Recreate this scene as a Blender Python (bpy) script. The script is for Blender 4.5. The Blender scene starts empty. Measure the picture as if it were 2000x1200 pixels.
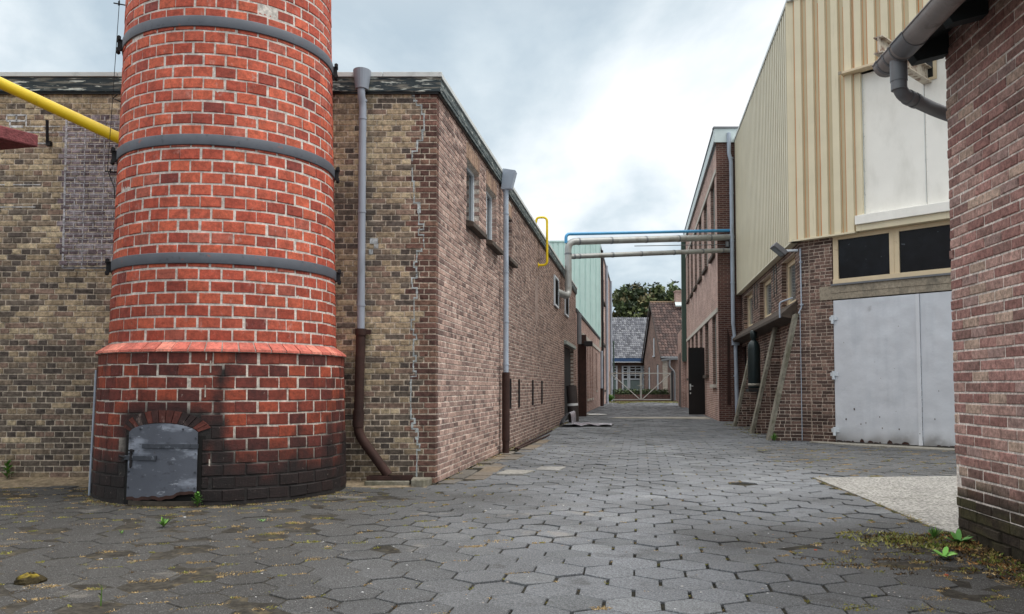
import bpy, math, random
import numpy as np
from math import sin, cos, pi, radians, sqrt, atan2
from mathutils import Vector, Matrix, noise as mnoise
rnd = random.Random(7)
S = bpy.context.scene
COL = S.collection

# ------------------------------------------------------------------ colours
def lin(c):
    c = c/255.0
    return c/12.92 if c <= 0.04045 else ((c+0.055)/1.055)**2.4
def C(r, g, b, k=1.0): return (lin(r)*k, lin(g)*k, lin(b)*k)
def mixc(a, b, t): return tuple(a[i]*(1-t)+b[i]*t for i in range(3))
def nz(x, y, z=0.0): return mnoise.noise(Vector((x, y, z)))       # -1..1

# ------------------------------------------------------------------ mesh builder
class MB:
    def __init__(s): s.v=[]; s.f=[]; s.c=[]; s.m=[]; s.sm=[]
    def add(s, vs, fs, col=(1,1,1), m=0, smooth=False):
        b=len(s.v); s.v.extend(vs)
        if col and isinstance(col[0], (tuple, list)): s.c.extend(col)
        else: s.c.extend([col]*len(vs))
        for f in fs:
            s.f.append(tuple(i+b for i in f)); s.m.append(m); s.sm.append(smooth)
    def quad(s, a, b, c, d, col=(1,1,1), m=0): s.add([a,b,c,d], [(0,1,2,3)], col, m)
    def hexa(s, p, col=(1,1,1), m=0):      # 8 corners: bottom loop 0-3, top loop 4-7
        s.add(p, [(0,3,2,1),(4,5,6,7),(0,1,5,4),(1,2,6,5),(2,3,7,6),(3,0,4,7)], col, m)
    def box(s, x0,x1,y0,y1,z0,z1, col=(1,1,1), m=0):
        s.hexa([(x0,y0,z0),(x1,y0,z0),(x1,y1,z0),(x0,y1,z0),(x0,y0,z1),(x1,y0,z1),(x1,y1,z1),(x0,y1,z1)], col, m)
    def fbox(s, fr, s0,s1,n0,n1,z0,z1, col=(1,1,1), m=0):
        P=fr.P
        s.hexa([P(s0,n0,z0),P(s1,n0,z0),P(s1,n1,z0),P(s0,n1,z0),P(s0,n0,z1),P(s1,n0,z1),P(s1,n1,z1),P(s0,n1,z1)], col, m)
    def prism(s, loop, vec, col=(1,1,1), m=0):
        n=len(loop); a=[tuple(p) for p in loop]; b=[tuple(p[i]+vec[i] for i in range(3)) for p in loop]
        fs=[tuple(range(n-1,-1,-1)), tuple(range(n,2*n))]+[(i,(i+1)%n,n+(i+1)%n,n+i) for i in range(n)]
        s.add(a+b, fs, col, m)
    def tube(s, pts, r, seg=12, col=(1,1,1), m=0, caps=True):
        pts=[Vector(p) for p in pts]; n=len(pts)
        rs=r if isinstance(r,(list,tuple)) else [r]*n
        t0=(pts[1]-pts[0]).normalized()
        up=Vector((0,0,1)) if abs(t0.z)<0.9 else Vector((1,0,0))
        a=(up-t0*up.dot(t0)).normalized(); vs=[]
        for i in range(n):
            if i==0: t=t0
            elif i==n-1: t=(pts[i]-pts[i-1]).normalized()
            else: t=((pts[i]-pts[i-1]).normalized()+(pts[i+1]-pts[i]).normalized()).normalized()
            a=(a-t*a.dot(t)).normalized(); b=t.cross(a)
            for k in range(seg):
                w=2*pi*k/seg; vs.append(tuple(pts[i]+(a*cos(w)+b*sin(w))*rs[i]))
        fs=[(i*seg+k,i*seg+(k+1)%seg,(i+1)*seg+(k+1)%seg,(i+1)*seg+k) for i in range(n-1) for k in range(seg)]
        s.add(vs, fs, col, m, True)
        if caps:
            s.add(vs[:seg], [tuple(range(seg-1,-1,-1))], col, m); s.add(vs[-seg:], [tuple(range(seg))], col, m)
    def lathe(s, c, prof, seg=32, col=(1,1,1), m=0, smooth=True, a0=0, a1=2*pi):
        full=abs(a1-a0-2*pi)<1e-6; k=seg if full else seg+1; vs=[]
        for (r,z) in prof:
            for j in range(k):
                w=a0+(a1-a0)*j/seg; vs.append((c[0]+r*sin(w), c[1]-r*cos(w), c[2]+z))
        fs=[]
        for i in range(len(prof)-1):
            for j in range(seg):
                j2=(j+1)%k; fs.append((i*k+j,i*k+j2,(i+1)*k+j2,(i+1)*k+j))
        s.add(vs, fs, col, m, smooth)
    def build(s, name, mats, parent=None, bevel=0, loc=None):
        me=bpy.data.meshes.new(name)
        o=bpy.data.objects.new(name, me); COL.objects.link(o)
        base=Vector((0,0,0))
        if parent is not None:
            o.parent=parent; base=Vector(parent.get('_base',(0,0,0)))
        elif loc is not None:
            base=Vector(loc); o.location=base
        if parent is not None or loc is not None: BASE[o.name]=base
        vs=np.array(s.v, dtype=np.float64); vv=vs-np.array(base)
        me.from_pydata(vv.tolist(), [], s.f)
        if not isinstance(mats,(list,tuple)): mats=[mats]
        for mt in mats: me.materials.append(mt)
        me.polygons.foreach_set('material_index', s.m); me.polygons.foreach_set('use_smooth', s.sm)
        at=me.attributes.new('Col','FLOAT_COLOR','POINT')
        cc=np.ones((len(vs),4),dtype=np.float32); cc[:,:3]=np.array(s.c,dtype=np.float32); at.data.foreach_set('color',cc.ravel())
        # UV in metres: along the wall and up it
        uv=me.uv_layers.new(name='UV'); npol=len(me.polygons)
        nl=len(me.loops); li=np.empty(nl,dtype=np.int32); me.loops.foreach_get('vertex_index',li)
        nor=np.empty(npol*3,dtype=np.float32); me.polygons.foreach_get('normal',nor); nor=nor.reshape(-1,3)
        tot=np.empty(npol,dtype=np.int32); me.polygons.foreach_get('loop_total',tot)
        ln=np.repeat(nor,tot,axis=0); p=vs[li]
        h=np.sqrt(ln[:,0]**2+ln[:,1]**2)+1e-9; t=np.stack([-ln[:,1]/h, ln[:,0]/h],1)
        sg=np.where(np.abs(t[:,0])>np.abs(t[:,1]),np.sign(t[:,0]),np.sign(t[:,1])); t*=sg[:,None]
        wall=np.abs(ln[:,2])<0.75
        u=np.where(wall, p[:,0]*t[:,0]+p[:,1]*t[:,1], p[:,0]); v=np.where(wall, p[:,2], p[:,1])
        uv.data.foreach_set('uv', np.stack([u,v],1).astype(np.float32).ravel())
        if bevel:
            b=o.modifiers.new('bevel','BEVEL'); b.width=bevel; b.segments=2; b.limit_method='ANGLE'; b.angle_limit=radians(40)
        if parent is not None: o['_base']=tuple(base)
        return o
BASE={}

class Fr:            # upright wall frame: s along, n out of the wall, z up
    def __init__(s, o, a, side=1):
        s.o=o; s.d=(sin(a),cos(a)); s.n=(cos(a)*side,-sin(a)*side)
    def P(s, t, n, z): return (s.o[0]+s.d[0]*t+s.n[0]*n, s.o[1]+s.d[1]*t+s.n[1]*n, z)
class Cyl:           # round wall frame: s = angle, n out of it
    def __init__(s, c, R): s.c=c; s.R=R
    def P(s, t, n, z):
        r=s.R(z)+n; return (s.c[0]+r*sin(t), s.c[1]-r*cos(t), z)

def thing(name, label, cat, loc, group=None):
    o=bpy.data.objects.new(name, None); COL.objects.link(o); o.location=loc; o.empty_display_size=0.2
    o['label']=label; o['category']=cat; o['_base']=tuple(loc)
    if group: o['group']=group
    return o
def tag(o, label, cat, group=None):
    o['label']=label; o['category']=cat
    if group: o['group']=group
    return o
def struct(o, kind='structure'): o['kind']=kind; return o

def arcpath(pts, r, k=6):
    pts=[Vector(p) for p in pts]; out=[pts[0]]
    for i in range(1,len(pts)-1):
        a=(pts[i-1]-pts[i]); b=(pts[i+1]-pts[i]); la,lb=a.length,b.length; a.normalize(); b.normalize()
        d=min(r,la*.49,lb*.49); p0=pts[i]+a*d; p1=pts[i]+b*d
        for j in range(k+1):
            t=j/k; out.append(p0*(1-t)**2+pts[i]*2*t*(1-t)+p1*t*t)
    out.append(pts[-1]); return out

# ------------------------------------------------------------------ materials
def mat(name, col=(.5,.5,.5), rough=.8, metal=0.0, var=.15, vs=5.0, bump=.0, bs=60.0, attr=False, stains=(), spec=.5, speck=0.0, rv=0.0):
    m=bpy.data.materials.new(name); m.use_nodes=True; nt=m.node_tree; N=nt.nodes; L=nt.links
    bs_=N['Principled BSDF']; bs_.inputs['Roughness'].default_value=rough; bs_.inputs['Metallic'].default_value=metal
    bs_.inputs['Specular IOR Level'].default_value=spec
    geo=N.new('ShaderNodeNewGeometry'); pos=geo.outputs['Position']
    def noi(scale, det=4, rough_=.55, stretch=None, off=0.0):
        n=N.new('ShaderNodeTexNoise'); n.inputs['Scale'].default_value=scale; n.inputs['Detail'].default_value=det; n.inputs['Roughness'].default_value=rough_
        mp=N.new('ShaderNodeMapping'); mp.inputs['Location'].default_value=(off,off*.7,off*.3)
        if stretch: mp.inputs['Scale'].default_value=stretch
        L.new(pos,mp.inputs['Vector']); L.new(mp.outputs[0],n.inputs['Vector']); return n.outputs['Fac']
    def mrange(x,a,b,c,d):
        r=N.new('ShaderNodeMapRange'); L.new(x,r.inputs[0])
        for i,v in enumerate((a,b,c,d)): r.inputs[i+1].default_value=v
        return r.outputs[0]
    def mix(t, a, b, f, blend='MIX'):
        x=N.new('ShaderNodeMix'); x.data_type='RGBA'; x.blend_type=blend
        for sock,val in ((x.inputs[0],f),(x.inputs[6],a),(x.inputs[7],b)):
            if hasattr(val,'default_value') or hasattr(val,'links'): L.new(val,sock)
            elif isinstance(val,(int,float)): sock.default_value=val
            else: sock.default_value=(*val,1)
        return x.outputs[2]
    if attr:
        a=N.new('ShaderNodeAttribute'); a.attribute_name='Col'; cur=a.outputs['Color']
    else:
        rg=N.new('ShaderNodeRGB'); rg.outputs[0].default_value=(*col,1); cur=rg.outputs[0]
    def gray(x):
        c=N.new('ShaderNodeCombineColor'); 
        for i in range(3): L.new(x,c.inputs[i])
        return c.outputs[0]
    if var: cur=mix(0,cur,gray(mrange(noi(vs,5),.25,.75,1-var,1+var)),1.0,'MULTIPLY')
    if speck: cur=mix(0,cur,gray(mrange(noi(bs*.3,7,.78,off=3.1),.39,.61,1-speck,1+speck)),1.0,'MULTIPLY')
    for i,(sc,scale,lo,hi,amt,st) in enumerate(stains):
        f=mrange(noi(scale,6,.6,st,off=5.3+i*2.7),lo,hi,0,amt); cur=mix(0,cur,sc,f)
    L.new(cur,bs_.inputs['Base Color'])
    if rv: L.new(mrange(noi(vs*1.7,4,off=9.0),.3,.7,rough-rv,rough+rv),bs_.inputs['Roughness'])
    if bump:
        b=N.new('ShaderNodeBump'); b.inputs['Strength'].default_value=1.0; b.inputs['Distance'].default_value=bump
        L.new(noi(bs,4,.6,off=1.3),b.inputs['Height']); L.new(b.outputs[0],bs_.inputs['Normal'])
    return m

def brickmat(name, cols, mortar, bw=.22, rh=.0632, ms=.010, var=.25, offset=.5):
    m=bpy.data.materials.new(name); m.use_nodes=True; nt=m.node_tree; N=nt.nodes; L=nt.links
    bs_=N['Principled BSDF']; bs_.inputs['Roughness'].default_value=.9; bs_.inputs['Specular IOR Level'].default_value=.25
    uv=N.new('ShaderNodeUVMap'); uv.uv_map='UV'
    br=N.new('ShaderNodeTexBrick'); br.offset=offset; br.inputs['Scale'].default_value=1
    br.inputs['Brick Width'].default_value=bw; br.inputs['Row Height'].default_value=rh; br.inputs['Mortar Size'].default_value=ms; br.inputs['Mortar Smooth'].default_value=.2
    br.inputs['Color1'].default_value=(0,0,0,1); br.inputs['Color2'].default_value=(1,1,1,1); br.inputs['Mortar'].default_value=(.5,.5,.5,1)
    no=N.new('ShaderNodeTexNoise'); no.inputs['Scale'].default_value=9; va=N.new('ShaderNodeVectorMath'); va.operation='MULTIPLY_ADD'
    L.new(uv.outputs[0],no.inputs['Vector']); L.new(no.outputs['Color'],va.inputs[0]); va.inputs[1].default_value=(.008,.008,0); L.new(uv.outputs[0],va.inputs[2])
    L.new(va.outputs[0],br.inputs['Vector'])
    rp=N.new('ShaderNodeValToRGB'); L.new(br.outputs['Color'],rp.inputs[0])
    el=rp.color_ramp.elements
    for i,c in enumerate(cols):
        p=i/(len(cols)-1)
        e=el[i] if i<2 else el.new(p)
        e.position=p; e.color=(*c,1)
    el[1].position=1/(len(cols)-1) if len(cols)>2 else 1
    mx=N.new('ShaderNodeMix'); mx.data_type='RGBA'; L.new(br.outputs['Fac'],mx.inputs[0]); L.new(rp.outputs[0],mx.inputs[6]); mx.inputs[7].default_value=(*mortar,1)
    geo=N.new('ShaderNodeNewGeometry'); n2=N.new('ShaderNodeTexNoise'); n2.inputs['Scale'].default_value=1.3; n2.inputs['Detail'].default_value=7; n2.inputs['Roughness'].default_value=.65
    L.new(geo.outputs['Position'],n2.inputs['Vector'])
    mr=N.new('ShaderNodeMapRange'); L.new(n2.outputs['Fac'],mr.inputs[0])
    for i,v in enumerate((.3,.7,1-var,1+var)): mr.inputs[i+1].default_value=v
    ml=N.new('ShaderNodeMix'); ml.data_type='RGBA'; ml.blend_type='MULTIPLY'; ml.inputs[0].default_value=1; L.new(mx.outputs[2],ml.inputs[6])
    cb=N.new('ShaderNodeCombineColor'); 
    for i in range(3): L.new(mr.outputs[0],cb.inputs[i])
    L.new(cb.outputs[0],ml.inputs[7]); L.new(ml.outputs[2],bs_.inputs['Base Color'])
    iv=N.new('ShaderNodeMath'); iv.operation='SUBTRACT'; iv.inputs[0].default_value=1; L.new(br.outputs['Fac'],iv.inputs[1])
    b=N.new('ShaderNodeBump'); b.inputs['Distance'].default_value=.008; L.new(iv.outputs[0],b.inputs['Height']); L.new(b.outputs[0],bs_.inputs['Normal'])
    return m

def glassmat(name, col=(.015,.018,.02), rough=.06, var=.3):
    return mat(name, col, rough, 0, var, 3, .0, spec=.9)

K=1.0
M_mason = mat('masonry', attr=True, rough=.92, var=.18, vs=2.3, bump=.006, bs=90, speck=.36, spec=.25)
M_tanwall = mat('tan_masonry', attr=True, rough=.92, var=.22, vs=1.6, bump=.006, bs=80, speck=.42, spec=.25,
     stains=[(C(60,52,46),2.2,.56,.72,.32,(1,1,.7)),(C(45,38,34),14,.62,.72,.45,(1,1,1.6))])
M_chim = mat('chimney_masonry', attr=True, rough=.78, var=.16, vs=5, bump=.004, bs=70, speck=.3, spec=.4,
     stains=[(C(214,192,182),16,.60,.78,.40,(1,1,.6)),(C(70,35,30),7,.58,.75,.35,(1,1,1.3))])
M_ped = mat('pedestal_masonry', attr=True, rough=.7, var=.2, vs=6, bump=.005, bs=70, speck=.34, spec=.4, stains=[(C(30,24,23),5,.56,.70,.6,(1,1,.7)),(C(196,180,168),30,.66,.74,.4,(1,1,1))])
M_rust = mat('rusty_iron', C(62,40,34), .8, .2, .3, 9, .002, 60, stains=[(C(30,22,20),8,.5,.7,.6,(1,1,.4))])
M_darkiron = mat('dark_iron', C(38,36,38), .7, .3, .3, 12, .001, 80)
M_band = mat('grey_band_paint', C(92,96,104), .6, .1, .14, 6, .001, 90, stains=[(C(150,85,70),12,.64,.70,.7,(1,1,1.5)),(C(55,56,60),20,.6,.7,.5,(1,1,1))])
M_furn = mat('furnace_door_paint', C(84,88,98), .5, .1, .12, 6, .001, 60, stains=[(C(156,163,176),2.2,.53,.66,.8,(1,1,2.6)),(C(186,192,202),11,.62,.70,.5,(1,1,2.4)),(C(46,48,54),8,.58,.68,.75,(1,1,2.2)),(C(70,45,38),30,.66,.72,.8,(1,1,1))])
M_strap = mat('strap_paint', C(62,66,74), .5, .2, .2, 14, .001, 60, stains=[(C(150,156,168),12,.58,.66,.6,(1,1,1))])
M_zinc = mat('grey_plastic_pipe', C(150,157,168), .5, 0, .1, 4, .0, stains=[(C(105,108,114),5,.55,.7,.45,(1,1,.3))])
M_zinc2 = mat('pale_zinc', C(165,176,190), .5, .0, .12, 4, .0, stains=[(C(120,124,130),6,.55,.7,.5,(1,1,.3))])
M_alu = mat('aluminium_trim', C(206,210,208), .5, .0, .08, 3, .0, stains=[(C(120,124,122),4,.55,.7,.4,(1,1,1))])
M_fascia = mat('weathered_boards', C(52,62,66), .85, 0, .22, 6, .003, 60, stains=[(C(140,136,124),2.2,.50,.60,.75,(1.6,1.6,16)),(C(214,218,208),3.0,.57,.61,.95,(1.6,1.6,14)),(C(28,34,38),3,.55,.66,.6,(1,1,18))])
M_fascia2 = mat('weathered_boards_side', C(66,78,80), .85, 0, .2, 6, .003, 60, stains=[(C(140,146,142),2.6,.5,.62,.8,(1.6,1.6,14)),(C(205,208,200),3.0,.62,.66,.9,(1.6,1.6,14))])
M_yellow = mat('yellow_gas_paint', C(228,196,20), .42, 0, .08, 4, .0, spec=.5, stains=[(C(120,100,30),9,.6,.75,.35,(1,1,1))])
M_conc = mat('old_concrete', C(150,140,124), .92, 0, .2, 3, .004, 70, speck=.25, stains=[(C(95,92,84),4,.52,.68,.6,(1,1,.5)),(C(185,175,160),9,.6,.7,.4,(1,1,1))])
M_cop = mat('mossy_concrete', C(128,124,112), .95, 0, .22, 4, .005, 60, speck=.25, stains=[(C(88,86,66),3,.48,.66,.75,(1,1,1)),(C(60,58,48),8,.55,.7,.6,(1,1,1))])
M_red = mat('red_render', C(128,70,72), .95, 0, .18, 8, .012, 75, speck=.3)
M_white = mat('white_panel', C(243,241,234), .55, 0, .04, 2, .0, stains=[(C(200,198,188),2,.5,.7,.4,(1,1,.4))])
M_cream = mat('cream_cladding', attr=True, rough=.5, var=.06, vs=2, spec=.4, stains=[(C(150,130,95),5,.6,.75,.3,(4,4,.25))])
M_creamwood = mat('cream_wood', C(214,196,164), .65, 0, .08, 5, .001, 50, stains=[(C(165,130,100),9,.62,.72,.5,(1,1,2))])
M_steel = mat('galvanised_door', (1,1,1), .42, .12, .06, 1.6, .012, 2.6, attr=True, rv=.08, stains=[(C(172,180,190),2.5,.5,.7,.3,(2,2,.2)),(C(216,221,228),2.0,.55,.7,.7,(1,1,1)),(C(92,86,84),16,.70,.74,.8,(1,1,1))])
M_darkglass = glassmat('dark_glass')
M_blackpane = mat('blackened_pane', C(20,22,26), .3, 0, .35, 6, .001, 30, spec=.25, stains=[(C(110,118,125),16,.67,.72,.5,(1,1,1)),(C(36,42,50),2,.5,.7,.5,(1,1,1))])
M_lightglass = glassmat('pale_glass', (.16,.19,.2), .08)
M_pvc = mat('white_pvc', C(205,212,218), .4, 0, .05)
M_sill = mat('dark_stone_sill', C(78,68,60), .95, 0, .3, 10, .004, 60, stains=[(C(48,42,38),9,.5,.65,.6,(1,1,1))])
M_mint = mat('mint_cladding', C(198,224,216), .5, 0, .06, 2, .0, stains=[(C(120,168,160),3,.55,.7,.4,(6,6,.2))])
M_blue = mat('blue_pipe_paint', C(72,150,198), .45, 0, .1, 3)
M_lag = mat('pipe_lagging', C(160,162,160), .5, .25, .14, 3, .001, 30, stains=[(C(120,112,102),5,.52,.68,.6,(1,1,1))])
M_black = mat('black_paint', C(16,16,17), .4, 0, .2, 4)
M_offwood = mat('grey_green_frame', C(150,158,152), .6, 0, .1)
M_band2 = mat('stone_band', C(186,182,172), .85, 0, .1, 4)
M_lightpanel = mat('pale_parapet', C(196,208,208), .5, 0, .05)
M_green = mat('dark_green_paint', C(58,78,68), .6, 0, .1)
M_soffit = mat('dark_soffit', C(34,42,44), .7, 0, .2)
M_gutter = mat('grey_gutter', C(140,136,134), .5, 0, .18, 6, .001, 40, stains=[(C(78,68,60),5,.52,.66,.65,(1,1,1)),(C(160,157,152),9,.6,.7,.4,(1,1,1))])
M_dpipe = mat('dark_grey_pvc', C(112,115,119), .45, 0, .1, 5, stains=[(C(130,132,136),7,.58,.7,.4,(1,1,1))])
M_paver = mat('concrete_pavers', attr=True, rough=.85, var=.2, vs=1.1, bump=.004, bs=300, speck=.5, spec=.35,
     stains=[(C(56,54,51),.8,.50,.68,.5,(1,1,1)),(C(48,46,43),4.5,.58,.70,.5,(1,1,1)),(C(158,152,142),1.7,.64,.76,.5,(1,1,1)),(C(172,168,160),14,.68,.74,.45,(1,1,1)),(C(196,198,200),170,.585,.66,.55,(1,1,1)),(C(50,50,50),140,.60,.68,.5,(1,1,1))])
M_soil = mat('joint_soil', attr=True, rough=.97, var=.35, vs=6, bump=.012, bs=60, speck=.4, spec=.1,
     stains=[(C(134,118,84),9,.58,.7,.4,(1,1,1)),(C(92,92,58),5,.62,.72,.35,(1,1,1))])
M_sand = mat('trodden_sand', attr=True, rough=.97, var=.2, vs=3, bump=.01, bs=60, speck=.35, spec=.1, stains=[(C(92,92,60),2.5,.56,.7,.4,(1,1,1))])
M_exposed = mat('exposed_aggregate', C(150,148,143), .95, 0, .16, 2, .014, 130, speck=.75, stains=[(C(80,82,60),2.2,.58,.7,.4,(1,1,1))])
M_slab = mat('worn_concrete_slab', C(150,146,136), .92, 0, .2, 2, .003, 90, speck=.3, stains=[(C(88,88,72),2,.5,.66,.6,(1,1,1))])
M_flag = mat('flagstone', attr=True, rough=.9, var=.22, vs=4, bump=.004, bs=80, speck=.25)
M_moss = mat('dry_moss', attr=True, rough=.95, var=.2, vs=30, spec=.1)
M_leaf = mat('leaf', attr=True, rough=.6, var=.25, vs=3, spec=.3)
M_bark = mat('bark', C(60,50,42), .95, 0, .3, 10)
M_film = mat('plastic_film', C(150,144,152), .25, 0, .2, 6, .01, 12, spec=.6, stains=[(C(215,215,220),3,.55,.66,.6,(1,1,1))])
M_felt = mat('brown_roll', C(64,56,54), .6, 0, .2, 5, .004, 20)
M_gate = mat('galvanised_gate', C(158,156,150), .55, .0, .1)
M_gasgreen = mat('cylinder_green', C(30,44,46), .4, .1, .15, 6)
M_tilegrey = None

# ------------------------------------------------------------------ brick laying
def brick(mb, fr, s0,s1,z0,z1,n0,depth,col, sub=1, ch=.004, jit=.0012, ks=1.0, m=0, skew=0.0):
    """ks: metres per unit of s"""
    c=ch/ks; g=lambda a: rnd.uniform(-a,a)
    vs=[]; n=sub+1; cs=[] if callable(col) else None
    j=[g(jit) for _ in range(4)]
    zt=lambda t: z1+j[0]*(1-t)+j[1]*t; zb=lambda t: z0+j[2]*(1-t)+j[3]*t
    tilt=g(.0012); tilt2=g(.0012)
    for (ins,nn) in ((ch,0.0),(0.0,-ch*1.1),(0.0,-depth)):
        for k in range(n):
            t=k/sub; s=s0+ins/ks+(s1-s0-2*ins/ks-skew*nn)*t
            vs.append(fr.P(s, n0+nn+tilt*(t-.5)-tilt2, zb(t)+ins))
            if cs is not None: cs.append(col(s,z0))
        for k in range(n-1,-1,-1):
            t=k/sub; s=s0+ins/ks+(s1-s0-2*ins/ks-skew*nn)*t
            vs.append(fr.P(s, n0+nn+tilt*(t-.5)+tilt2, zt(t)-ins))
            if cs is not None: cs.append(col(s,z1))
    r=2*n; fs=[]
    for k in range(sub): fs.append((k,k+1,r-2-k,r-1-k))
    for ring in (0,1):
        b=ring*r
        for k in range(r): fs.append((b+k,b+r+k,b+r+(k+1)%r,b+(k+1)%r))
    mb.add(vs,fs,cs if cs is not None else col,m)

def cells(s0,s1,z0,z1,ops):
    ss=sorted(set([s0,s1]+[min(max(x,s0),s1) for o in ops for x in o[:2]])); zs=sorted(set([z0,z1]+[min(max(x,z0),z1) for o in ops for x in o[2:4]]))
    for i in range(len(ss)-1):
        for k in range(len(zs)-1):
            a,b,c,d=ss[i],ss[i+1],zs[k],zs[k+1]
            ms,mz=(a+b)/2,(c+d)/2
            if not any(o[0]<ms<o[1] and o[2]<mz<o[3] for o in ops): yield a,b,c,d

def brickwall(mb, fr, s0,s1,z0,z1, colfn, mortar, ops=(), pitch=.0632, L=.215, Hd=.105, joint=.011, bond='cross', depth=.1, srange=None, ks=1.0, sub=1, back=True, reveal=.13, mo=-.006, ends=None, jagn=.0015, skip=0.0, skew=0.0):
    nc=int(round((z1-z0)/pitch)); pitch=(z1-z0)/nc
    for i in range(nc):
        za=z0+i*pitch+joint*.5; zb=z0+(i+1)*pitch-joint*.5; zm=(za+zb)/2
        a,b=s0,s1
        if ends: a,b=ends(i,a,b)
        if srange: a,b=srange(zm)
        if b-a<.03/ks: continue
        blk=sorted((o[0],o[1]) for o in ops if o[2]-.02<zm<o[3]+.02)
        iv=[]; cur=a
        for (p,q) in blk:
            if p>cur: iv.append((cur,min(p,b)))
            cur=max(cur,q)
        if cur<b: iv.append((cur,b))
        for (p,q) in iv:
            # pattern of lengths on a fixed grid
            if bond=='cross': ln=Hd if i%2==0 else L; off=(L*.25 if i%4==1 else (L*.75 if i%4==3 else 0))
            elif bond=='stretch': ln=L; off=0 if i%2==0 else L*.5
            elif bond=='wild': ln=None; off=rnd.uniform(0,L)
            x=math.floor((p-s0)/(L))*L+s0-L+ (off if off else 0)
            if bond=='wild': x=p
            while x<q-.02/ks:
                l=ln if ln else (Hd if rnd.random()<.45 else L)*rnd.uniform(.93,1.05)
                xa=max(x,p); xb=min(x+l,q)
                if q-xb<.03/ks: xb=q
                if xb-xa>.025/ks:
                    ja=joint*.5/ks
                    sa=xa+ja if xa>p+1e-6 else xa; sb=xb-ja if xb<q-1e-6 else xb
                    if not(skip and rnd.random()<skip):
                        brick(mb,fr,sa,sb,za,zb,rnd.gauss(0,jagn),depth,colfn((xa+xb)/2,zm,i),sub,ks=ks,skew=skew if xb>=s1-.001 else 0.0)
                x+=l
    if back:
        if srange:
            for i in range(nc):
                za=z0+i*pitch; a,b=srange(za); c,d=srange(za+pitch)
                if b>a: mb.quad(fr.P(a,mo,za),fr.P(b,mo,za),fr.P(max(c,d) if d<c else d,mo,za+pitch),fr.P(c,mo,za+pitch),mortar)
        else:
            for a,b,c,d in cells(s0,s1,z0,z1,ops): mb.quad(fr.P(a,mo,c),fr.P(b,mo,c),fr.P(b,mo,d),fr.P(a,mo,d),mortar)
        e=.006
        for o in ops:
            a,b,c,d=o[:4]
            for (x,y) in ((a-e,1),(b+e,1)):
                mb.quad(fr.P(x,mo,c),fr.P(x,mo,d),fr.P(x,-reveal,d),fr.P(x,-reveal,c),mortar)
            mb.quad(fr.P(a,mo,d+e),fr.P(b,mo,d+e),fr.P(b,-reveal,d+e),fr.P(a,-reveal,d+e),mortar)
            mb.quad(fr.P(a,mo,c-e),fr.P(b,mo,c-e),fr.P(b,-reveal,c-e),fr.P(a,-reveal,c-e),mortar)

def soldiers(mb, fr, s0,s1,z0,z1, colfn, mortar, w=.062, depth=.1, n0=0.0):
    k=max(1,int(round((s1-s0)/w))); w=(s1-s0)/k
    for i in range(k): brick(mb,fr,s0+i*w+.004,s0+(i+1)*w-.004,z0+.004,z1-.004,n0+rnd.gauss(0,.001),depth,colfn(s0+i*w,z0,i))
    mb.quad(fr.P(s0,-.006,z0),fr.P(s1,-.006,z0),fr.P(s1,-.006,z1),fr.P(s0,-.006,z1),mortar)

def pick(pal, w=None): return rnd.choices(pal, w)[0]
def jitc(c, a=.08):
    k=1+rnd.uniform(-a,a); return tuple(x*k for x in c)

def window(parent, fr, s0,s1,z0,z1, n, fw, fmat, gmat, mull=(), trans=(), th=.05, name='window', parts=True):
    f=MB(); e=.001
    f.fbox(fr,s0,s0+fw,n-th,n,z0,z1); f.fbox(fr,s1-fw,s1,n-th,n,z0,z1)
    f.fbox(fr,s0+fw,s1-fw,n-th,n-.001,z0,z0+fw); f.fbox(fr,s0+fw,s1-fw,n-th,n-.001,z1-fw,z1)
    for m in mull: f.fbox(fr,m-fw*.4,m+fw*.4,n-th+.002,n-.003,z0+fw,z1-fw)
    for (a,b,zz) in trans: f.fbox(fr,a,b,n-th+.004,n-.005,zz-fw*.3,zz+fw*.3)
    o=f.build(name,fmat,parent,bevel=.004)
    g=MB(); g.fbox(fr,s0+fw*.6,s1-fw*.6,n-th*.7,n-th*.55,z0+fw*.6,z1-fw*.6); p=g.build('pane',gmat,o)
    return o

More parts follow.
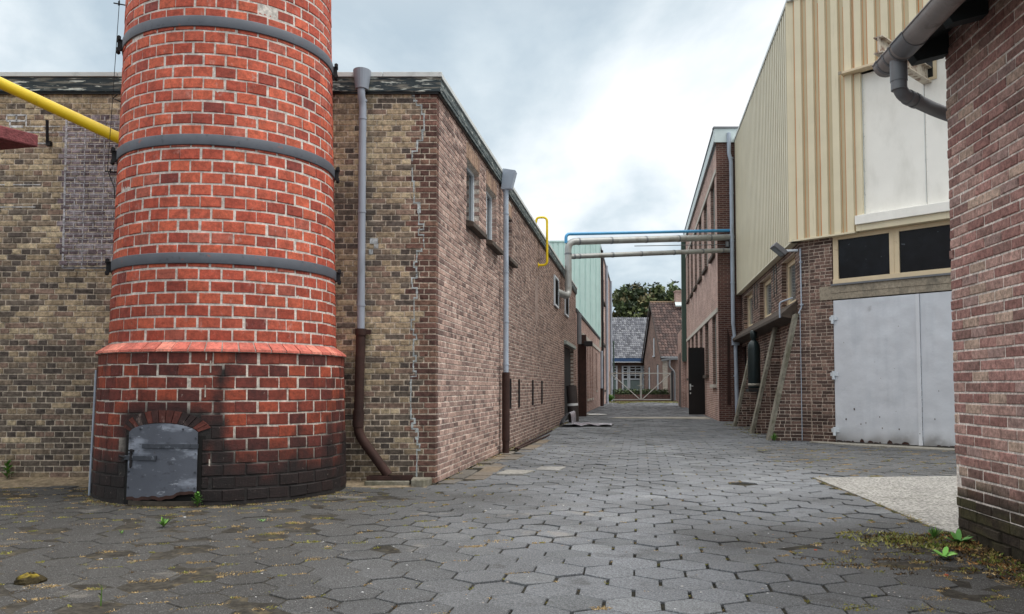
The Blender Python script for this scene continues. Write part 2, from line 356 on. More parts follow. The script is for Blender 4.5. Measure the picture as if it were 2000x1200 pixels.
# ------------------------------------------------------------------ camera, light, sky
A=atan2(250,1600)
cam=bpy.data.cameras.new('camera'); co=bpy.data.objects.new('camera',cam); COL.objects.link(co)
co.location=(0,0,1.05); co.rotation_euler=(radians(92.75),0,0); cam.sensor_width=36; cam.lens=28.8; cam.shift_y=.04005; cam.clip_end=2000; cam.clip_start=.05
S.camera=co
sun=bpy.data.lights.new('sun','SUN'); so=bpy.data.objects.new('sun',sun); COL.objects.link(so)
sun.energy=1.1; sun.angle=radians(26); sun.color=(1,.97,.92)
SE,SA=radians(60),radians(108)          # elevation, azimuth from +Y towards +X
sd=Vector((sin(SA)*cos(SE),cos(SA)*cos(SE),sin(SE))); so.rotation_euler=sd.to_track_quat('Z','Y').to_euler()
so.location=(5,5,30)
W=bpy.data.worlds.new('World'); S.world=W; W.use_nodes=True
def world():
    nt=W.node_tree; N=nt.nodes; L=nt.links; bg=N['Background']; bg.inputs['Strength'].default_value=.1
    sk=N.new('ShaderNodeTexSky'); sk.sky_type='NISHITA'; sk.sun_disc=False; sk.sun_elevation=SE; sk.sun_rotation=SA
    tc=N.new('ShaderNodeTexCoord'); sp=N.new('ShaderNodeSeparateXYZ'); L.new(tc.outputs['Generated'],sp.inputs[0])
    def ma(op,a,b=None,clamp=False):
        m=N.new('ShaderNodeMath'); m.operation=op; m.use_clamp=clamp
        for i,v in enumerate((a,b)):
            if v is None: continue
            if isinstance(v,(int,float)): m.inputs[i].default_value=v
            else: L.new(v,m.inputs[i])
        return m.outputs[0]
    z=ma('MAXIMUM',sp.outputs[2],0.0); d=ma('ADD',z,.32)
    cb=N.new('ShaderNodeCombineXYZ'); L.new(ma('DIVIDE',sp.outputs[0],d),cb.inputs[0]); L.new(ma('DIVIDE',sp.outputs[1],d),cb.inputs[1])
    mp=N.new('ShaderNodeMapping'); mp.inputs['Location'].default_value=CLOUD_OFF; mp.inputs['Scale'].default_value=(1,.75,1); L.new(cb.outputs[0],mp.inputs[0])
    n1=N.new('ShaderNodeTexNoise'); n1.inputs['Scale'].default_value=1.45; n1.inputs['Detail'].default_value=9; n1.inputs['Roughness'].default_value=.54; n1.inputs['Distortion'].default_value=.32; L.new(mp.outputs[0],n1.inputs['Vector'])
    rp=N.new('ShaderNodeValToRGB'); L.new(n1.outputs['Fac'],rp.inputs[0]); e=rp.color_ramp.elements
    e[0].position=.39; e[0].color=(*C(176,192,203),1); e[1].position=.61; e[1].color=(*C(248,249,250),1)
    x=e.new(.465); x.color=(*C(202,214,221),1); x=e.new(.535); x.color=(*C(228,235,239),1)
    br=ma('ADD',ma('MULTIPLY',ma('MAXIMUM',ma('SUBTRACT',z,.45),0.0),2.1),.785); br=ma('MULTIPLY',br,9.6)
    vm=N.new('ShaderNodeVectorMath'); vm.operation='SCALE'; L.new(rp.outputs[0],vm.inputs[0]); L.new(br,vm.inputs['Scale'])
    tw=N.new('ShaderNodeMix'); tw.data_type='RGBA'; L.new(ma('MULTIPLY',ma('SUBTRACT',z,.40),2.6,True),tw.inputs[0]); L.new(rp.outputs[0],tw.inputs[6]); tw.inputs[7].default_value=(.90,.885,.86,1); L.new(tw.outputs[2],vm.inputs[0])
    mx=N.new('ShaderNodeMix'); mx.data_type='RGBA'; mx.inputs[0].default_value=.93; L.new(sk.outputs[0],mx.inputs[6]); L.new(vm.outputs[0],mx.inputs[7])
    L.new(mx.outputs[2],bg.inputs['Color'])
CLOUD_OFF=(18.25,11.45,4.41)
world()
vs_=S.view_settings; vs_.view_transform='Standard'; vs_.look='None'; vs_.exposure=0.72; vs_.gamma=1

# ------------------------------------------------------------------ GROUND
LC=(-.839,9.007)
def lwall(y): return LC[0]+(y-LC[1])*math.tan(A)           # X of the left alley wall
CC=(5.677,16.087)
CHC=(-2.97,8.53)
SLAB=[(3.484,9.51),(7.2,9.85),(7.2,6.4),(4.5,5.9),(3.16,5.83),(3.14,6.2),(3.3,7.6)]
def inpoly(x,y,P):
    r=False; n=len(P)
    for i in range(n):
        x1,y1=P[i]; x2,y2=P[(i+1)%n]
        if (y1>y)!=(y2>y) and x<(x2-x1)*(y-y1)/(y2-y1)+x1: r=not r
    return r
def gz(x,y): return .012*nz(x*.55,y*.55,1.7)+.006*nz(x*1.7,y*1.7,4.2)
def dirt(x,y):       # 0 clean alley, 1 dirty yard
    t=max(0,min(1,(.6-x)/2.2))*max(0,min(1,(11.5-y)/3.5))
    t2=max(0,min(1,(x-1.1)/1.4))*max(0,min(1,(7.0-y)/1.8)); t3=.55*max(0,min(1,(x-3.2)/1.2))*max(0,min(1,(15.8-y)/2))*max(0,min(1,(y-8.5)/1.5))
    return min(1,max(t,t2,t3)+.25*max(0,nz(x*.6,y*.6,8)))
def rightlim(y):
    if y<5.8: return 3.121-.094*(5.797-y)+.05
    if y<16.087:
        t=(CC[1]-y)/.741; return CC[0]+.672*t+.3
    if y<25.3: return CC[0]+(y-CC[1])*math.tan(A)+.1
    return 6.402+(y-25.37)*math.tan(A)+.05
def leftlim(y):
    return -9.0 if y<9.02 else lwall(y)-.02
def ground():
    g=MB(); xs=[-400,-60,-20]+[-10+i*.3 for i in range(84)]+[30,80,400]; ys=[-300,-40,-5]+[.6+i*.3 for i in range(215)]+[90,150,500]
    vs=[];cs=[]
    for y in ys:
        for x in xs:
            d=dirt(x,y)
            vs.append((x,y,gz(x,y)-.013+.0112*d if -11<x<16 and -1<y<66 else -.02))
            c=mixc(C(44,43,38),C(68,65,60),min(1,d*.9)); cs.append(jitc(c,.1))
    n=len(xs); fs=[(r*n+c,r*n+c+1,(r+1)*n+c+1,(r+1)*n+c) for r in range(len(ys)-1) for c in range(n-1)]
    g.add(vs,fs,cs,0,True); return struct(g.build('ground',M_soil))
ground()
HEXES=[]
def pavers():
    g=MB(); w=.283; rp=.235; ap=.083; side=rp-ap
    ax=(sin(A),cos(A)); bx=(cos(A),-sin(A))
    o=(1.0,3.0)
    for r in range(-12,262):
        for c in range(-44,44):
            a=r*rp; b=c*w+(w*.5 if r%2 else 0)
            x=o[0]+ax[0]*a+bx[0]*b; y=o[1]+ax[1]*a+bx[1]*b
            if y<1.2 or y>61.5 or x<leftlim(y)-.1 or x>rightlim(y)+.1: continue
            if y<9.05 and x<-5.6-.3*(9-y): continue
            if inpoly(x,y,SLAB): continue
            if 9.0<y<16.5 and x<lwall(y)+.34: continue
            if (x-CHC[0])**2+(y-CHC[1])**2<1.12**2: continue
            if x<-1.0 and y>8.86+.02*nz(x,y): continue
            if abs(x-2.42)<.145 and abs(y-8.87)<.12 : 
                drop=.045
            else: drop=0
            d=dirt(x,y); HEXES.append((x,y,d))
            z=gz(x,y)+rnd.gauss(0,.0026)-drop; tx=rnd.gauss(0,.010); ty=rnd.gauss(0,.010)
            j=.0022; hw=w*.5
            jj=(.0095 if rnd.random()<.85 else .005)*(1-.55*d)
            ang=rnd.gauss(0,.008)
            pts=[(-hw+jj,-side*.5+.004),(0,-side*.5-ap+j),(hw-jj,-side*.5+.004),(hw-jj,side*.5-.004),(0,side*.5+ap-j),(-hw+jj,side*.5-.004)]
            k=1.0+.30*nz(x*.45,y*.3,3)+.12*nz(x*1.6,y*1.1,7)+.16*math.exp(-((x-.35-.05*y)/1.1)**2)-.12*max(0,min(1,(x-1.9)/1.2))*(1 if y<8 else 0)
            c0=C(101,104,108) if rnd.random()<.8 else (C(111,114,117) if rnd.random()<.5 else C(92,95,98))
            c0=mixc(c0,C(66,65,63),min(1,d*1.05)); cc=jitc(tuple(q*k for q in c0),.07)
            far=y>34
            def W(p,ins,dz):
                px=p[0]*(1-ins/abs(.14)) ; py=p[1]*(1-ins/.14)
                px,py=px*cos(ang)-py*sin(ang),px*sin(ang)+py*cos(ang)
                X=x+bx[0]*px+ax[0]*py; Y=y+bx[1]*px+ax[1]*py
                return (X,Y,z+px*tx+py*ty+dz)
            top=[W(p,0 if far else .0028,0) for p in pts]; low=[W(p,0,-.003) for p in pts]; bot=[W(p,0,-.03) for p in pts]
            if far: g.add(top+bot,[(0,1,2,3,4,5)]+[(i,6+i,6+(i+1)%6,(i+1)%6) for i in range(6)],cc)
            else: g.add(top+low+bot,[(0,1,2,3,4,5)]+[(q+i,q+6+i,q+6+(i+1)%6,q+(i+1)%6) for q in (0,6) for i in range(6)],cc)
    return struct(g.build('hexagonal_paving',M_paver))
pavers()
def slabs():
    g=MB(); g.prism([(x,y,-.06) for x,y in SLAB],(0,0,.072)); struct(g.build('concrete_pad',M_exposed))
    g=MB()                                  # apron before the steel doors
    FWd=(.672,-.741); 
    P=lambda s,n:(CC[0]+FWd[0]*s-.741*n, CC[1]+FWd[1]*s-.672*n,-.05)
    g.prism([P(.2,-.1),P(5,-.1),P(5,.42),P(3.6,.45),P(2.2,.5),P(.9,.42),P(.3,.3)],(0,0,.066)); struct(g.build('door_apron',M_slab))
    g=MB(); ax=(sin(A),cos(A)); bx=(cos(A),-sin(A))
    q=[(3.3,27.6),(6.55,27.1),(6.8,28.9),(3.6,28.6)]; g.prism([(x,y,-.05) for x,y in q],(0,0,.068)); struct(g.build('concrete_strip',M_slab))
    g=MB(); s=.02
    fl=Fr(LC,A)
    while s<7.4:                            # flagstones along the wall
        l=rnd.choice([.3,.42,.42,.5]); 
        for n0,n1 in ((.02,.2),(.21,.44)):
            if rnd.random()<.12: continue
            c=jitc(pick([C(120,108,92),C(108,100,90),C(96,92,86),C(112,106,98)]),.1); dz=rnd.gauss(.008,.006)
            p=[fl.P(s,n0,-.03),fl.P(s+l-.01,n0,-.03),fl.P(s+l-.01,n1,-.03),fl.P(s,n1,-.03)]
            t=rnd.gauss(0,.006); g.hexa(p+[(a[0],a[1],dz+(t if i in(1,2) else -t)) for i,a in enumerate(p)],c)
        s+=l
    g.prism([fl.P(1.0,.5,-.02),fl.P(1.5,.55,-.02),fl.P(1.45,.9,-.02),fl.P(1.05,.82,-.02)],(0,0,.035),C(138,136,130))
    g.prism([fl.P(1.6,.9,-.02),fl.P(2.0,.92,-.02),fl.P(2.0,1.25,-.02),fl.P(1.55,1.2,-.02)],(0,0,.033),C(132,131,128))
    struct(g.build('flagstone_strip',M_flag,bevel=.006))
    g=MB(); n=60; m=10; vs=[]                # trodden sand bank along the yard wall
    for i in range(n+1):
        for k in range(m+1):
            x=-8.5+i*(7.6/n); t=k/m; y=9.03-t*(.62+.15*nz(x*1.3,2)); h=.07*(1-t)**1.4*(1 if x<-4 else max(.45,1-(x+4)*.8))
            vs.append((x,y,h+.012*nz(x*4,y*4,3)*(1-t)+.004-.03*t))
    g.add(vs,[(i*(m+1)+k,(i+1)*(m+1)+k,(i+1)*(m+1)+k+1,i*(m+1)+k+1) for i in range(n) for k in range(m)],[jitc(mixc(C(152,136,114),C(112,104,88),(k%(m+1))/m),.12) for i in range(n+1) for k in range(m+1)],0,True)
    struct(g.build('sandy_ground',M_sand))
slabs()

# ------------------------------------------------------------------ LEFT BRICK WAREHOUSE
LF=Fr(LC,pi/2); LS=Fr(LC,A)
TAN=[C(184,164,136),C(164,146,121),C(142,126,109),C(116,105,95),C(98,89,83),C(146,123,109),C(196,178,148)]
BRN=[C(118,88,78),C(104,78,70),C(92,68,62),C(126,98,84)]
SIDE=[C(178,150,138),C(163,137,127),C(148,124,116),C(121,101,95),C(188,162,150)]
LM=C(192,179,162); SM=C(216,204,192)
PATCH=(-4.13,-3.35,2.37,4.07)
def col_front(s,z,i):
    if s>-.24+.05*nz(z*9,3): return jitc(pick(BRN),.1)
    if PATCH[0]<s<PATCH[1] and PATCH[2]<z<PATCH[3]: return jitc(pick([C(142,128,132),C(126,112,116),C(154,142,146),C(114,100,104)]),.1)
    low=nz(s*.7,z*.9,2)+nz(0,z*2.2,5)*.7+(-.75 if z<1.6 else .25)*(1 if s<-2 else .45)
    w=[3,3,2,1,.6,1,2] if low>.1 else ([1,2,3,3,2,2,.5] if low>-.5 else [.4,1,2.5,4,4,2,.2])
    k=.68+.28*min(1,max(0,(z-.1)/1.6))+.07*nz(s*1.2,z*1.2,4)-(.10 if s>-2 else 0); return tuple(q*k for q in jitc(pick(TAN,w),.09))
def col_side(s,z,i):
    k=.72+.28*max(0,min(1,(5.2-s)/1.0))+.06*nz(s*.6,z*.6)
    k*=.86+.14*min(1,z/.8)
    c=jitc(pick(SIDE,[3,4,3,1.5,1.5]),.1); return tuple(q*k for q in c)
LEN=20.0; ZT=4.345
OPS_S=[(1.60,2.46,3.24,4.06),(2.99,3.87,3.24,4.06),(4.62,5.43,3.26,4.02),(15.5,18.9,-.1,2.33)]
def warehouse():
    t=thing('brick_warehouse','two tone brick workshop behind the round chimney, lining the left of the alley','building',(LC[0],LC[1],0))
    m=MB()
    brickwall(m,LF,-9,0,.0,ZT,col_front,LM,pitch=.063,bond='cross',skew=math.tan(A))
    # repaired crack near the corner: pale mortar stepping through the joints
    z=.02; s=-.2
    pale=C(170,176,176)
    while z<4.3:
        h=rnd.choice([.05,.06,.06,.12]); w=rnd.choice([.009,.012,.018,.034 if rnd.random()<.3 else .013])
        P0=LF.P(s-w*.5,.002,z)
        e=lambda: rnd.uniform(-.006,.006)
        m.add([LF.P(s-w*.5+e(),.0025,z),LF.P(s+w*.5+e(),.0025,z),LF.P(s+w*.5+e(),.0025,z+h),LF.P(s-w*.5+e(),.0025,z+h)],[(0,1,2,3)],jitc(pale,.12))
        if rnd.random()<.55:
            ns=max(-.27,min(-.14,s+rnd.choice([-.055,.055,.03,-.03])))
            m.add([LF.P(min(s,ns)-.008,.0028,z+h-.012+e()*.5),LF.P(max(s,ns)+.008,.0028,z+h-.012+e()*.5),LF.P(max(s,ns)+.008,.0028,z+h+.006),LF.P(min(s,ns)-.008,.0028,z+h+.006)],[(0,1,2,3)],jitc(pale,.12)); s=ns
        z+=h
    # pale repointing: round the grey patch, the white ring, the block beside the downpipe
    def line(s0,z0,s1,z1,w,c=pale):
        n=max(2,int((abs(s1-s0)+abs(z1-z0))/.06))
        for k in range(n):
            a,b=k/n,(k+1)/n; e=rnd.uniform(.7,1.25)*w*.5
            if abs(s1-s0)>abs(z1-z0): m.add([LF.P(s0+(s1-s0)*a,.0022,z0-e),LF.P(s0+(s1-s0)*b,.0022,z0-e),LF.P(s0+(s1-s0)*b,.0022,z0+e),LF.P(s0+(s1-s0)*a,.0022,z0+e)],[(0,1,2,3)],jitc(c,.08))
            else: m.add([LF.P(s0-e,.0022,z0+(z1-z0)*a),LF.P(s0+e,.0022,z0+(z1-z0)*a),LF.P(s0+e,.0022,z0+(z1-z0)*b),LF.P(s0-e,.0022,z0+(z1-z0)*b)],[(0,1,2,3)],jitc(c,.08))
    lg=C(186,183,186)
    z=PATCH[2]; kk=0
    while z<PATCH[3]-.06:
        x=PATCH[0]+(.11 if kk%2 else .21)
        while x<PATCH[1]: m.add([LF.P(x-.006,.0022,z),LF.P(x+.006,.0022,z),LF.P(x+.006,.0022,z+.063),LF.P(x-.006,.0022,z+.063)],[(0,1,2,3)],jitc(lg,.1)); x+=.107 if kk%2 else .215
        z+=.0629; kk+=1
    line(PATCH[0],PATCH[2],PATCH[0],PATCH[3],.024,lg); line(PATCH[0],PATCH[2],PATCH[1],PATCH[2],.02,lg)
    z=PATCH[2]
    while z<PATCH[3]-.02: line(PATCH[0],z,PATCH[1],z,.009,lg); z+=.0629
    for (a,b,c,d) in ((-4.80,-4.58,4.085,4.085),(-4.80,-4.58,4.02,4.02),(-4.76,-4.61,3.955,3.955)): line(a,c,b,d,.02,C(205,205,205))
    for (s_,a,b) in ((-4.80,4.02,4.085),(-4.58,3.955,4.085),(-4.69,4.02,4.085),(-4.76,3.955,4.02)): line(s_,a,s_,b,.018,C(205,205,205))
    for (a,b,zz) in ((-4.57,-4.2,3.955),(-4.5,-4.3,3.765),(-4.85,-4.4,3.3),(-4.85,-4.45,3.05),(-4.6,-4.15,3.89)): line(a,zz,b,zz,.014,C(186,184,182))
    m.fbox(LF,-.735,-.645,-.002,.003,2.64,2.70,C(172,176,178)); m.fbox(LF,-.745,-.70,-.002,.003,2.52,2.575,C(170,174,176)); m.fbox(LF,-.69,-.64,-.002,.0025,2.585,2.64,C(160,162,162))
    m.build('front_wall',M_tanwall,t)
    m=MB()
    lint=[(a-.02,b+.02,d,d+.22) for a,b,c,d in OPS_S[:3]]
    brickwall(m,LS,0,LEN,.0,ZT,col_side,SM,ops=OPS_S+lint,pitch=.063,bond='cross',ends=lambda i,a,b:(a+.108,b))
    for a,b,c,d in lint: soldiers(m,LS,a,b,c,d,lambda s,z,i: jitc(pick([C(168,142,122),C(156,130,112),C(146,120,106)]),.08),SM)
    m.add([LS.P(8.62,.0025,3.35),LS.P(9.15,.0025,3.5),LS.P(9.1,.0025,2.5),LS.P(8.9,.0025,2.3),LS.P(8.6,.0025,2.6)],[(0,1,2,3,4)],C(150,132,124))
    m.build('side_wall',M_mason,t)
    # the volume behind the brick skin
    m=MB(); a,b=LF.P(-9,-.13,0),LF.P(-.13,-.13,0); c=LS.P(LEN,-.13,0); d=(c[0]-9,c[1]+1.4,0)
    m.quad(LS.P(LEN,0,0),(c[0]-9,c[1]+1.4,0),(c[0]-9,c[1]+1.4,4.4),LS.P(LEN,0,4.4),C(110,88,80))
    m.quad(LF.P(-9,0,0),(c[0]-9,c[1]+1.4,0),(c[0]-9,c[1]+1.4,4.4),LF.P(-9,0,4.4),C(110,88,80))
    m.build('rear_wall',M_mason,t)
    m=MB(); m.prism([LF.P(-9,-.02,4.4),LF.P(-.02,-.02,4.4),LS.P(LEN,-.02,4.4),(c[0]-9,c[1]+1.4,4.4)],(0,0,.06)); m.build('flat_roof',mat('roof_felt',C(70,70,72),.95),t)
    m=MB()
    m.fbox(LF,-9,.045,-.02,.045,4.335,4.497)
    m.fbox(LF,-9,.03,.046,.05,4.34,4.355)
    m.build('front_fascia',M_fascia,t)
    m=MB(); m.fbox(LS,-.02,LEN,-.02,.045,4.335,4.497); m.fbox(LS,.06,LEN,.046,.051,4.38,4.388); m.build('side_fascia',M_fascia2,t)
    m=MB()
    for (a,b) in ((-9,-5.4),(-5.39,-3.55),(-3.54,-2.0),(-1.99,-.60),(-.595,.062)): m.fbox(LF,a,b,-.06,.062,4.499+rnd.uniform(0,.004),4.552+rnd.uniform(0,.004))
    m.build('front_roof_trim',M_alu,t,bevel=.004)
    m=MB(); x=-.058
    while x<LEN: m.fbox(LS,x,min(x+2.4,LEN)-.004,-.06,.062,4.498,4.553+rnd.uniform(-.002,.002)); x+=2.4
    m.build('side_roof_trim',M_alu,t,bevel=.004)
    m=MB(); m.fbox(LF,-9,.02,.0,.03,4.318,4.334); m.fbox(LS,.0,LEN,.0,.028,4.316,4.334); m.build('shadow_strip',M_black,t)  # black strip that draws in the shadow line under the fascia
    # windows
    for k,(a,b,c,d) in enumerate(OPS_S[:3]):
        w=window(t,LS,a,b,c,d,-.075,.05,M_pvc,M_darkglass,mull=() if k==0 else ((a+b)/2,),th=.06)
        sm=MB(); sm.prism([LS.P(a-.03,-.08,c+.01),LS.P(a-.03,.1,c-.035),LS.P(a-.03,.1,c-.10),LS.P(a-.03,-.08,c-.09)],tuple(LS.d[i]*(b-a+.12) if i<2 else 0 for i in range(3))); sm.build('sill',M_sill,w,bevel=.006)
    # louvred vents
    for (a,b,c,d) in ((12.5,13.55,3.2,4.0),(15.6,16.75,3.22,3.95)):
        m=MB(); m.fbox(LS,a,a+.06,.001,.04,c,d); m.fbox(LS,b-.06,b,.001,.04,c,d); m.fbox(LS,a+.06,b-.06,.001,.039,c,c+.05); m.fbox(LS,a+.06,b-.06,.001,.039,d-.05,d)
        v=m.build('louvre_vent',M_pvc,t)
        m=MB(); m.fbox(LS,a+.05,b-.05,.0012,.004,c+.04,d-.04,m=1); z=c+.07
        while z<d-.07: m.prism([LS.P(a+.06,.004,z+.03),LS.P(a+.06,.034,z),LS.P(a+.06,.034,z+.008),LS.P(a+.06,.004,z+.038)],tuple(LS.d[i]*(b-a-.12) if i<2 else 0 for i in range(3))); z+=.055
        m.build('slat',[M_darkiron,M_black],v)
    # four iron wall anchors
    for s in (5.15,6.17,8.12,9.72):
        m=MB(); m.fbox(LS,s-.018,s+.018,.004,.035,.69,1.2); m.fbox(LS,s-.03,s+.03,.0,.03,.68,.70); m.build('wall_anchor',M_darkiron,t,bevel=.004)
    m=MB(); m.tube([LF.P(-4.30,.01,3.74),LF.P(-4.31,.05,3.78),LF.P(-4.295,.09,4.0)],.016,8); m.fbox(LF,-4.33,-4.28,.0,.05,3.73,3.78); m.build('wall_hook',M_darkiron,t)
    # wide dark doorway
    a,b,c,d=OPS_S[3]
    m=MB(); m.fbox(LS,a+.02,b-.02,-.16,-.12,0,d-.02); x=a+.05
    while x<b-.1: m.fbox(LS,x,x+.16,-.119,-.1,.02,d-.05); x+=.2
    dr=m.build('sliding_door',mat('dark_green_door',C(26,32,34),.6),t)
    m=MB(); m.fbox(LS,a-.15,b+.1,.005,.09,d+.0,d+.10); m.fbox(LS,a-.15,b+.1,.0,.02,d+.101,d+.13); m.build('door_track',M_offwood,t,bevel=.004)
    # downpipe on the front wall
    def hopper(fr,s,n,z0,z1,w,dep,mt,par):
        m=MB(); a=w*.5; b=w*.36
        for k in range(10):
            t0,t1=k/10,(k+1)/10
            def ring(t,zz,r,d_): 
                return fr.P(s-r*cos(pi*t), n+d_*sin(pi*t), zz)
            m.add([ring(t0,z0,b,dep*.8),ring(t1,z0,b,dep*.8),ring(t1,z1,a,dep),ring(t0,z1,a,dep)],[(0,1,2,3)],smooth=True)
        m.add([fr.P(s-b,n,z0),fr.P(s+b,n,z0),fr.P(s+a,n,z1),fr.P(s-a,n,z1)],[(0,1,2,3)])
        m.add([fr.P(s-b*cos(pi*k/10),n+dep*.8*sin(pi*k/10),z0) for k in range(11)],[tuple(range(11))]); m.add([fr.P(s-a*cos(pi*k/10),n+dep*sin(pi*k/10),z1) for k in range(11)],[tuple(range(11))])
        return m.build('hopper',mt,par)
    m=MB(); s=-.825; r=.042
    m.tube(arcpath([LF.P(s,.11,4.38),LF.P(s,.11,4.27),LF.P(s+.012,.075,4.18),LF.P(s+.012,.075,1.66)],.05),r,16)
    for z in (4.22,4.02,2.98,1.95): m.tube([LF.P(s+.012,.075,z-.012),LF.P(s+.012,.075,z+.012)],r+.005,16)
    dp=m.build('downpipe',M_zinc,t)
    hopper(LF,s,.064,4.345,4.556,.20,.13,M_zinc,dp)
    m=MB(); m.tube([LF.P(s+.012,.075,1.62),LF.P(s+.012,.075,1.69)],.063,14)
    pth=arcpath([LF.P(s+.012,.075,1.66),LF.P(s-.0,.075,.95),LF.P(s-.01,.075,.55),LF.P(-.50,.09,.10)],.10); m.tube(pth,.052,14)
    m.tube([LF.P(s-.004,.075,.80),LF.P(s-.008,.075,.62)],.06,14); m.fbox(LF,s+.06,s+.12,.02,.1,1.63,1.68)
    m.build('iron_pipe',M_rust,dp)
    # downpipe on the alley side
    m=MB(); s=4.16
    m.tube([LS.P(s,.10,4.25),LS.P(s,.10,1.27)],.043,14)
    for z in (3.85,2.9,2.1,1.42): m.tube([LS.P(s,.1,z-.012),LS.P(s,.1,z+.012)],.049,14)
    dp=m.build('downpipe',M_zinc2,t)
    m=MB(); P=LS.P; a,b=.065,.10
    m.hexa([P(s-a,.03,4.24),P(s+a,.03,4.24),P(s+a,.2,4.24),P(s-a,.2,4.24),P(s-b,.065,4.57),P(s+b,.065,4.57),P(s+b,.27,4.53),P(s-b,.27,4.53)]); m.build('hopper',M_zinc2,dp,bevel=.005)
    m=MB(); m.tube([P(s,.1,1.29),P(s,.1,.2)],.062,14); m.tube([P(s,.1,.2),P(s,.1,-.02)],.055,12); m.build('iron_pipe',M_rust,dp)
    # small lettering far left
    cu=bpy.data.curves.new('wall_lettering','FONT'); cu.body='ES'; cu.size=.06; cu.extrude=.001
    to=bpy.data.objects.new('tmp',cu); COL.objects.link(to); bpy.context.view_layer.update()
    me=bpy.data.meshes.new_from_object(to); bpy.data.objects.remove(to)
    o=bpy.data.objects.new('wall_lettering',me); COL.objects.link(o); o.parent=t; me.materials.append(M_black)
    p=LF.P(-4.88,.006,2.99); o.location=(p[0]-LC[0],p[1]-LC[1],p[2]); o.rotation_euler=(pi/2,0,0)
    # flashing / roof parapet ends
    return t
warehouse()

